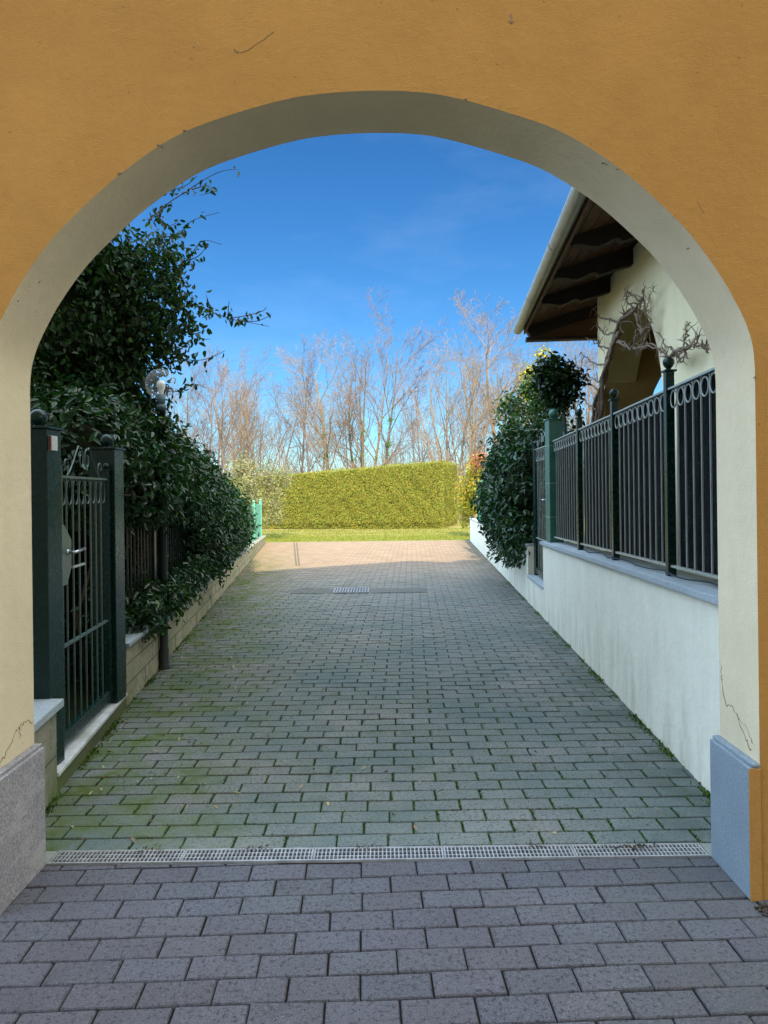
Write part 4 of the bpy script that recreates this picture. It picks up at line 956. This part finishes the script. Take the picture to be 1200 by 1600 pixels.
# ================================================================= CLIPPED HEDGE
hd = thing('clipped_hedge', (-2, 28, 0), 'tall box clipped yellow green hedge across the end of the lawn', 'hedge')
Aq, Bq, Cq, Dq = (-7.5, 28.9), (2.33, 27.4), (3.30, 31.0), (-7.2, 32.6)
def htop(x): return 2.64 - .070 * (2.33 - x) if x < 2.33 else 2.64
mb = MB(); g_ = .06
ring0 = [Aq, Bq, Cq, Dq]; cxm, cym = -2.2, 30.0
sh_ = [(cxm + (p[0] - cxm) * .985, cym + (p[1] - cym) * .93) for p in ring0]
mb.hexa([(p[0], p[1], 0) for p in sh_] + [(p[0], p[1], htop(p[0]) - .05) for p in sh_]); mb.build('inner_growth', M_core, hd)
def quadpts(n, p, q, faceN, jit=.045):
    s = rng.random(n); z = rng.random(n)
    x = p[0] + (q[0] - p[0]) * s; y = p[1] + (q[1] - p[1]) * s; ht = np.array([htop(a) for a in x]); zz = z * ht
    d = rng.normal(size=n) * jit + .02 * np.sin(x * 9 + zz * 7) + .02 * np.sin(x * 3.1) * np.cos(zz * 4.3)
    d -= np.where(zz < .22, .16 * rng.random(n), 0); hol = np.sin(x * 5.3 + 2 * np.sin(zz * 3.1)) * np.sin(zz * 6.7 + 1.5 * np.sin(x * 2.1)); d -= np.where(hol > .80, .04, 0)
    return np.column_stack([x + faceN[0] * d, y + faceN[1] * d, zz]), np.tile(np.array([faceN[0], faceN[1], .25]), (n, 1))
f1 = np.array([Bq[1] - Aq[1], -(Bq[0] - Aq[0])]); f1 = f1 / np.linalg.norm(f1)
f2 = np.array([Cq[1] - Bq[1], -(Cq[0] - Bq[0])]); f2 = f2 / np.linalg.norm(f2)
a1, n1 = quadpts(64000, Aq, Bq, f1, .03); a2, n2 = quadpts(7000, Bq, Cq, f2, .08)
nt_ = 9000; s = rng.random(nt_); w_ = rng.random(nt_) ** 1.5; fx = Aq[0] + (Bq[0] - Aq[0]) * s; fy = Aq[1] + (Bq[1] - Aq[1]) * s; bx_ = Dq[0] + (Cq[0] - Dq[0]) * s; by_ = Dq[1] + (Cq[1] - Dq[1]) * s
tx = fx + (bx_ - fx) * w_; ty = fy + (by_ - fy) * w_; tz = np.array([htop(a) for a in tx]) + rng.normal(size=nt_) * .03 + .02 * np.sin(tx * 2.3) + .015 * np.sin(tx * 6.1)
pos = np.vstack([a1, a2, np.column_stack([tx, ty, tz])]); nn_ = np.vstack([n1, n2, np.tile([0, -.1, 1.0], (nt_, 1))]); n = len(pos)
ls = rng.uniform(.03, .065, n)
leaf_mesh('foliage', M_leafH, pos, nn_ + rng.normal(size=(n, 3)) * .55, np.array([.1, -.1, .7]) + rng.normal(size=(n, 3)) * .6, ls, ls * .5, tints(n, .6, 1.35, .12, (1.25, .85, .8)), hd, simple=True)
# low scrub at its foot, right
E = [PE(727, 815, 27.5, 12, 10, .3)]

# ================================================================= HOUSE ON THE RIGHT
hs_ = thing('porch_house', (3.2, 7, 0), 'cream house with arched porch and dark timber eaves on the right', 'house')
def HX(Y): return 2.05 + .09 * Y
hc = []
cyh, rh, sph = 7.90, 1.30, 2.20
hc = [(cyh - rh, 0), (cyh - rh, 1.0)] + [(cyh - rh * math.cos(a), sph + rh * math.sin(a)) for a in [math.pi * i / 28 for i in range(29)]] + [(cyh + rh, 1.0), (cyh + rh, 0)]
HT = 4.10
def face(mb, crv, x0, x1, zt, f, mi=0):
    a, b = crv[0][0], crv[-1][0]
    mb.add([f(x0, 0), f(a, 0), f(a, zt), f(x0, zt)], [(0, 1, 2, 3)], mi)
    for p, q in zip(crv, crv[1:]):
        if abs(p[0] - q[0]) > 1e-6: mb.add([f(*p), f(*q), f(q[0], zt), f(p[0], zt)], [(0, 1, 2, 3)], mi)
    mb.add([f(b, 0), f(x1, 0), f(x1, zt), f(b, zt)], [(0, 1, 2, 3)], mi)
TH = .40
mb = MB()
face(mb, hc, 2.9, 9.42, HT, lambda y, z: Vector((HX(y), y, z))); face(mb, hc, 2.9, 9.42 - TH, HT, lambda y, z: Vector((HX(y) + TH, y, z)))
for p, q in zip(hc, hc[1:]): mb.add([(HX(p[0]), p[0], p[1]), (HX(q[0]), q[0], q[1]), (HX(q[0]) + TH, q[0], q[1]), (HX(p[0]) + TH, p[0], p[1])], [(0, 1, 2, 3)], 1, False)
mb.build('front_wall', [M_house, M_porch, M_porchD], hs_, recalc=False)
ec = [(3.40, 0), (3.40, 1.5)] + [(4.70 - 1.30 * math.cos(a), 2.28 + 1.25 * math.sin(a)) for a in [math.pi * i / 24 for i in range(25)]] + [(6.0, 1.5), (6.0, 0)]
mb = MB(); face(mb, ec, HX(9.42), 7.5, HT + .9, lambda x, z: Vector((x, 9.42 + .0, z))); face(mb, ec, HX(9.0), 7.5, HT + .9, lambda x, z: Vector((x, 9.42 - TH, z)), 1)
for p, q in zip(ec, ec[1:]): mb.add([(p[0], 9.42, p[1]), (q[0], 9.42, q[1]), (q[0], 9.42 - TH, q[1]), (p[0], 9.42 - TH, p[1])], [(0, 1, 2, 3)], 1)
mb.build('end_wall', [M_house, M_porchD], hs_, recalc=False)
mb = MB(); mb.box((7.5, 2.9, 0), (7.8, 9.42, HT + 1)); mb.box((HX(3), 2.86, 0), (7.5, 2.9, HT + 1)); mb.box((HX(5.2) + TH, 5.2, 0), (7.5, 5.4, HT - .1)); mb.build('inner_wall', M_porchD, hs_)
mb = MB(); mb.add([(HX(5.4) + TH, 5.4, 3.75), (7.5, 5.4, 3.75), (7.5, 9.02, 3.75), (HX(9.02) + TH, 9.02, 3.75)], [(0, 1, 2, 3)]); mb.build('porch_ceiling', M_plank, hs_)
# roof: s measured outward from the wall face, slope .29
def rz(s): return 4.13 - .29 * s
OV = .90
def hp(Y, s, z): return Vector((HX(Y) - s, Y + .09 * s, z))
mb = MB()
NB = 9
for i in range(NB):   # soffit boards
    s0, s1 = -.25 + i * (OV + .25) / NB, -.25 + (i + 1) * (OV + .25) / NB - .008
    mb.hexa([hp(3.0, s0, rz(s0)), hp(3.0, s1, rz(s1)), hp(10.35, s1, rz(s1)), hp(10.35, s0, rz(s0)), hp(3.0, s0, rz(s0) + .022), hp(3.0, s1, rz(s1) + .022), hp(10.35, s1, rz(s1) + .022), hp(10.35, s0, rz(s0) + .022)])
mb.build('soffit_boards', M_plank, hs_, recalc=False)
mb = MB(); s0, s1 = -4.3, OV + .02
mb.hexa([hp(2.95, s0, rz(s0) + .03), hp(2.95, s1, rz(s1) + .03), hp(10.42, s1, rz(s1) + .03), hp(10.42, s0, rz(s0) + .03), hp(2.95, s0, rz(s0) + .09), hp(2.95, s1, rz(s1) + .09), hp(10.42, s1, rz(s1) + .09), hp(10.42, s0, rz(s0) + .09)])
mb.build('roof_deck', M_tile, hs_, recalc=False)
mb = MB(); y = 3.0
while y < 10.4:      # curved tile ends just over the gutter
    pts = [hp(y + .10 + .095 * math.cos(a), OV + .02, 0) + Vector((0, 0, rz(OV + .02) + .09 + .055 * math.sin(a))) for a in [math.pi * i / 8 for i in range(9)]]
    back = hp(0, 0, 0); mb.prism(pts, Vector((1.6, -.144, 1.6 * .29))); y += .21
mb.build('roof_tiles', M_tile, hs_, recalc=False)
def rafter(Y, tipl=0):
    # ogee-ended profile: list of (s, z)
    d = .20; pr = [(-.05, rz(-.05) - .001)]; pr.append((-.05, rz(-.05) - d))
    pr += [(s, rz(s) - d) for s in (.0, .25)]
    pr += [(.36, rz(.36) - d), (.38, rz(.38) - d + .02), (.41, rz(.41) - d + .045), (.46, rz(.46) - d + .045), (.52, rz(.52) - d + .03), (.58, rz(.58) - d + .025), (.64, rz(.64) - d + .04), (.70, rz(.70) - d + .075), (.76, rz(.76) - d + .10), (.82, rz(.82) - .085), (.84, rz(.84) - .001)]
    mb = MB(); mb.prism([hp(Y, s, z) for s, z in pr], Vector((.009, .11, 0))); return mb.build('rafter', M_wood, hs_, bevel=.004)
for y in (3.45, 4.5, 5.53, 6.56, 7.6, 8.66): rafter(y)
# last rafter at the gable with boarded triangle
mb = MB(); mb.prism([hp(10.15, -1.6, rz(-1.6) - .01), hp(10.15, -1.6, rz(-1.6) - .17), hp(10.15, .80, rz(.80) - .17), hp(10.15, .88, rz(.88) - .01)], Vector((.012, .14, 0))); mb.build('barge_rafter', M_wood, hs_)
mb = MB(); z0 = 3.665; k = 0; zz = z0 + .05
while zz < 4.4:
    s_hi = (4.13 - .17 - zz) / .29; s_lo = -1.55
    if s_hi > s_lo + .1:
        s2 = (4.13 - .17 - (zz + .10)) / .29
        mb.prism([hp(10.2, s_lo, zz), hp(10.2, min(s_hi, .84), zz), hp(10.2, max(s2, s_lo), zz + .096), hp(10.2, s_lo, zz + .096)], Vector((.002, .03, 0)))
    zz += .10
mb.build('gable_boards', M_plank, hs_)
mb = MB(); mb.prism([hp(10.13, -1.6, z0), hp(10.13, .86, z0), hp(10.13, .86, z0 + .05), hp(10.13, -1.6, z0 + .05)], Vector((.012, .14, 0))); mb.build('tie_beam', M_wood, hs_)
mb = MB()   # fascia
mb.hexa([hp(3.0, OV - .05, rz(OV) - .06), hp(3.0, OV - .03, rz(OV) - .06), hp(10.38, OV - .03, rz(OV) - .06), hp(10.38, OV - .05, rz(OV) - .06), hp(3.0, OV - .05, rz(OV) + .02), hp(3.0, OV - .03, rz(OV) + .02), hp(10.38, OV - .03, rz(OV) + .02), hp(10.38, OV - .05, rz(OV) + .02)]); mb.build('fascia', M_plank, hs_)
# half round gutter
gs_ = OV + .045; gz = rz(OV) + .035; gr = .075
pr = [(math.cos(a), math.sin(a)) for a in [math.pi + math.pi * i / 12 for i in range(13)]]
mb = MB()
for seg_a, seg_b in ((3.0, 4.9), (4.9, 6.8), (6.8, 8.7), (8.7, 10.47)):
    vs = []; fs = []
    for Y in (seg_a, seg_b):
        for rr in (gr, gr - .006):
            for (c, s) in pr: vs.append(hp(Y, gs_ - c * rr * -1, gz + s * rr))
    n = 13
    for i in range(n - 1):
        fs.append((i, i + 1, 2 * n + i + 1, 2 * n + i)); fs.append((n + i, n + i + 1, 3 * n + i + 1, 3 * n + i))
    fs.append((0, n, 3 * n, 2 * n)); fs.append((n - 1, 2 * n - 1, 4 * n - 1, 3 * n - 1)); mb.add(vs, fs, 0, True)
mb.add([hp(10.47, gs_ + c * gr, gz + s * gr) for c, s in pr], [tuple(range(13))])
for Y in (4.9, 6.8, 8.7):
    vs = []; 
    for yy in (Y - .02, Y + .02):
        for (c, s) in pr: vs.append(hp(yy, gs_ + c * (gr + .004), gz + s * (gr + .004)))
    mb.add(vs, [(i, i + 1, 13 + i + 1, 13 + i) for i in range(12)], 0, True)
mb.build('gutter', M_galv, hs_)

# wisteria on the house wall
vn = thing('climbing_vine', (HX(9.2) - .1, 9.2, .1), 'leafless gnarled vine trained up the porch corner and across its arch', 'vine')
def PV(px, py, off=.12):
    dx, dz = ray(px, py); Y = (2.05 - off) / (dx - .09); Y = max(4.0, min(Y, 10.4)); return Vector((dx * Y, Y, H + dz * Y))
def wob(pts, k, amp):
    q = [Vector(p) for p in cat([tuple(p) for p in pts], k)]; return [p + Vector((random.gauss(0, amp), random.gauss(0, amp), random.gauss(0, amp))) for p in q]
tr_ = MB(); br_ = MB()
for off, j in ((.10, 0), (.16, 3), (.06, -4), (.14, 6), (.12, -7)):
    tr_.tube(wob([PV(930 + j * .6, 670, off), PV(936 + j, 630, off), PV(943 - j * .5, 590, off), PV(951 + j * .4, 560, off), PV(958, 538, off), PV(965 + j * .5, 520, off)], 5, .006), .024, 7)
base = [PV(930, 670), PV(925, 760), PV(922, 840)]; tr_.tube([p for p in base], [.05, .055, .06], 8); lo_ = base[-1].copy(); lo_.z = .1; tr_.tube([base[-1], lo_], .06, 8)
mains = [([(958, 538), (966, 505), (978, 492), (990, 485), (1000, 470), (1005, 465)], .019), ([(990, 485), (998, 500), (1004, 518), (1003, 523)], .024), ([(960, 530), (975, 535), (985, 545), (1000, 542), (1015, 537), (1030, 546), (1046, 562)], .012),
         ([(962, 532), (978, 540), (992, 546), (1012, 541), (1032, 548), (1047, 560)], .010), ([(1046, 560), (1056, 549), (1070, 546), (1085, 540), (1100, 542), (1108, 535)], .015), ([(1046, 562), (1054, 552), (1062, 560), (1058, 566)], .010),
         ([(966, 505), (955, 500), (940, 497), (932, 490), (925, 482)], .012), ([(958, 520), (945, 522), (935, 512), (934, 508)], .011), ([(955, 545), (940, 542), (930, 536), (915, 528)], .012), ([(945, 570), (930, 568), (915, 558), (908, 552)], .011),
         ([(940, 600), (928, 592), (912, 585)], .010), ([(936, 610), (922, 600), (905, 578), (897, 560)], .012), ([(932, 640), (918, 630), (905, 618), (900, 600)], .010), ([(1000, 470), (1004, 462), (1006, 455)], .009), ([(1000, 472), (990, 462), (982, 456), (978, 452)], .009),
         ([(990, 485), (980, 470), (979, 466)], .009), ([(1007, 490), (1012, 478), (1015, 465), (1020, 452)], .006), ([(1005, 470), (1009, 490), (1020, 506)], .009), ([(1066, 545), (1070, 530), (1071, 515), (1073, 503)], .008), ([(1050, 545), (1040, 540), (1037, 532)], .008), ([(1084, 545), (1088, 532), (1092, 525)], .008),
         ([(985, 545), (990, 535), (995, 515), (1003, 512), (1015, 510)], .009), ([(1000, 546), (1008, 528), (1018, 510)], .008), ([(975, 520), (970, 508), (985, 500)], .009), ([(1070, 546), (1060, 555), (1063, 565), (1070, 556)], .008), ([(1100, 541), (1106, 546), (1104, 552)], .006)]
for pts, r in mains:
    q = wob([PV(a, b, random.uniform(.08, .16)) for a, b in pts], 5, .008); m = len(q)
    br_.tube(q, [r * (1.05 - .65 * i / m) * random.uniform(.85, 1.25) for i in range(m)], 6)
    for _ in range(4 + int(m / 3)):
        i = random.randrange(m // 4, m); d = Vector((random.gauss(0, .4), random.gauss(0, 1), random.gauss(.25, .8))).normalized() * random.uniform(.04, .16); p = q[i]
        br_.tube([p, p + d * .4 + Vector((0, 0, .015)), p + d * .75 + Vector((random.gauss(0, .01),) * 3), p + d], [r * .55, r * .42, r * .3, .002], 5)
tr_.build('vine_trunk', M_vine, vn); br_.build('vine_branches', M_vine, vn)

# ================================================================= BARE TREES
def rot_about(d, axis, ang): return Matrix.Rotation(ang, 3, axis) @ d
def gen_tree(seed, h, stems=1, lean=0, spread=.55, dens=1.0, r0=.16, first=.22, droop=0):
    r0 *= .78
    R = random.Random(seed); T = MB(); B = MB()
    def branch(p, d, L, r, lev):
        nseg = (7, 6, 4, 3, 2)[lev]; pts = [p.copy()]; dirs = []
        for i in range(nseg):
            w = (.05, .10, .14, .16, .18)[lev]
            d = (d + Vector((R.gauss(0, w), R.gauss(0, w), R.gauss(0, w) + (.05, .07, .07, .05, .02)[lev]))).normalized(); p = p + d * (L / nseg); pts.append(p.copy()); dirs.append(d.copy())
        rad = [max(r * (1 - (.80 if lev == 0 else .75) * i / nseg), .0045) for i in range(nseg + 1)]
        (T if lev == 0 else B).tube(pts, rad, (7, 5, 3, 3, 3)[lev], cap=False)
        if lev >= 4: return
        kids = int((13, 8, 6, 5)[lev] * dens * R.uniform(.8, 1.2)); lo = (first, .18, .12, .1)[lev]
        for k in range(kids):
            t = lo + (1 - lo) * ((k + R.random()) / kids); x = t * nseg; i = min(int(x), nseg - 1); q = pts[i].lerp(pts[i + 1], x - i); rr = rad[i] * (.62 if lev else .5)
            ax = dirs[i].orthogonal().normalized(); ax = rot_about(ax, dirs[i], R.uniform(0, 2 * math.pi)); nd = rot_about(dirs[i], ax, R.uniform(.75, 1.2) * spread * (1, .95, 1.05, 1.1)[lev])
            LL_ = L * (.46, .50, .48, .5)[lev] * (1.15 - .55 * t) * R.uniform(.75, 1.2)
            branch(q, nd, LL_, min(rr, .042 if lev == 0 else .018), lev + 1)
    for s in range(stems):
        a = 2 * math.pi * s / max(stems, 1) + R.random(); k = .0 if stems == 1 else R.uniform(.16, .36)
        d = Vector((math.cos(a) * k + lean, math.sin(a) * k, 1)).normalized(); branch(Vector((math.cos(a) * .12 * (stems > 1), math.sin(a) * .12 * (stems > 1), 0)), d, h * R.uniform(.85, 1.0), r0 * (1 if stems == 1 else .8), 0)
    return T, B
protos = []
def mesh_of(mb, name, mat):
    me = bpy.data.meshes.new(name); me.from_pydata([tuple(v) for v in mb.v], [], mb.f); me.materials.append(mat); me.polygons.foreach_set('use_smooth', mb.sm); me.update(); return me
specs = [(3, 9.4, 1, 0, .76, 1.05, .18), (9, 9.4, 4, 0, .72, .78, .17), (14, 9.4, 2, -.12, .66, .85, .16), (21, 9.2, 1, .05, .55, .9, .12), (33, 9.2, 5, 0, .68, .66, .15), (41, 8.6, 1, 0, .55, .75, .10)]
for sd, h, stn, ln, sp, de, r0 in specs:
    T, B = gen_tree(sd, h, stn, ln, sp, de, r0)
    protos.append({m.name: (mesh_of(T, 'trunk', m), mesh_of(B, 'branches', m)) for m in (M_bark, M_bark2, M_barkgrey)})
def ivy_on(root, me, sc, rz_, n):
    """ivy hugging the lowest metres of every stem of the tree"""
    co_ = np.zeros(len(me.vertices) * 3); me.vertices.foreach_get('co', co_); V = co_.reshape(-1, 3); E_ = np.zeros(len(me.edges) * 2, int); me.edges.foreach_get('vertices', E_); E_ = E_.reshape(-1, 2)
    E_ = E_[(V[E_[:, 0], 2] < 6.0)]; e = E_[rng.integers(0, len(E_), n)]; t = rng.random((n, 1)); p = V[e[:, 0]] * (1 - t) + V[e[:, 1]] * t
    p = p[rng.random(n) < 1.15 - p[:, 2] / 6.5]; n = len(p); p = p + rng.normal(size=(n, 3)) * np.array([.07, .07, .1])
    c_, s_ = math.cos(rz_), math.sin(rz_); q = np.column_stack([p[:, 0] * c_ - p[:, 1] * s_, p[:, 0] * s_ + p[:, 1] * c_, p[:, 2]]) * sc + np.array(root['_o'])
    leaf_mesh('ivy_leaves', M_leafJ, q, rand_dir(n), rng.normal(size=(n, 3)) + np.array([0, 0, -.5]), .09, .08, tints(n, 2.5, 6.0, .6, (2.2, 1.3, .9)), root, simple=True)
def place(px, Y, pi, sc, rz_, mat, label, group='bare trees behind the clipped hedge', ivy=0, lean=0, z0=-.1):
    X = (px - 600) / F * Y; t = thing('bare_tree', (X, Y, z0), label, 'tree', group); t['_o'] = (X, Y, z0)
    for nm, me in zip(('trunk', 'branches'), protos[pi][mat.name]):
        o = bpy.data.objects.new(nm, me); COL.objects.link(o); o.parent = t; o.rotation_euler = (0, 0, rz_); o.scale = (sc, sc, sc)
    if ivy: ivy_on(t, protos[pi][mat.name][0], sc, rz_, 1500)
    if lean: t.rotation_euler = (0, lean, 0)
    return t
place(518, 40, 0, .98, .3, M_bark2, 'bare tree with ivy on its trunk rising over the left half of the hedge', ivy=.22)
place(572, 39, 1, .97, 1.3, M_bark, 'broad many stemmed bare tree with ivied base over the middle of the hedge', ivy=.34)
place(592, 41, 3, 1.16, 2.2, M_barkgrey, 'leaning bare tree just right of the many stemmed tree, ivy at its foot', ivy=.2, lean=.14)
place(468, 42, 3, .98, .5, M_barkgrey, 'slender dark stemmed bare tree above the left end of the hedge')
place(422, 41, 2, .90, 3.5, M_bark, 'twin stemmed bare tree directly behind the olive shrub')
place(366, 43, 1, .93, 4.4, M_bark2, 'clump stemmed bare tree between the lamp globe and the olive shrub')
place(318, 45, 0, .88, 5.4, M_barkgrey, 'bare tree nearest the lamp globe on its right side')
place(352, 48, 5, 1.15, 2.4, M_barkgrey, 'thin bare tree left of the clump stemmed tree')
place(285, 44, 3, 1.0, 1.4, M_bark, 'bare tree seen through the climber sprays left of all others')
place(705, 36, 4, .90, .8, M_bark2, 'fan shaped reddish bare tree over the right end of the hedge')
place(738, 33, 2, .86, 1.1, M_bark2, 'tawny bare tree leaning left over the yellow shrub', lean=-.12)
place(790, 34, 0, .98, 2.1, M_bark2, 'tall tawny bare tree between the yellow shrub and the eaves', lean=-.06)
place(838, 37, 4, .95, 3.1, M_bark, 'bare tree seen under the gutter end behind the ivy clump')
place(905, 34, 1, .92, 3.9, M_bark, 'bare tree seen between the ivy clump and the porch corner')
place(655, 52, 5, 1.15, .2, M_barkgrey, 'small distant bare tree in the gap right of the leaning tree')
G2 = 'far belt of thin bare trees'
xs_ = [262, 300, 338, 385, 402, 440, 486, 503, 545, 610, 628, 642, 672, 690, 725, 760, 815, 860, 885]
for i, px in enumerate(xs_):
    Y = 56 + 9 * ((i * 37) % 10) / 10; tall = px < 600 or px > 690
    place(px, Y, (5, 3, 0, 5, 4)[i % 5], (1.0 if tall else .74) * random.uniform(.85, 1.12), i * 1.7, (M_barkgrey, M_bark)[i % 2], 'thin bare tree in the hazy far belt behind the main row', G2)
# brushwood low behind the hedge: one tangled mass
R_ = random.Random(5); mb = MB()
for i in range(2600):
    Y = R_.uniform(46, 66); X = (R_.uniform(230, 960) - 600) / F * Y; p = Vector((X, Y, R_.uniform(0, 1.6))); h = R_.uniform(1.2, 4.4)
    d = Vector((R_.gauss(0, .28), R_.gauss(0, .2), 1)).normalized(); q = [p]
    for k in range(3): d = (d + Vector((R_.gauss(0, .22), R_.gauss(0, .2), .05))).normalized(); q.append(q[-1] + d * h / 3)
    mb.tube(q, [.022, .017, .012, .006], 3, cap=False)
tag(mb.build('brushwood', M_barkgrey, recalc=False), 'hazy tangle of leafless brushwood low behind the hedge', 'brushwood', kind='stuff')

for e in EMPT:
    if '_o' in e: del e['_o']
for o in S.objects:
    if o.type == 'MESH' and '_o' in o: del o['_o']
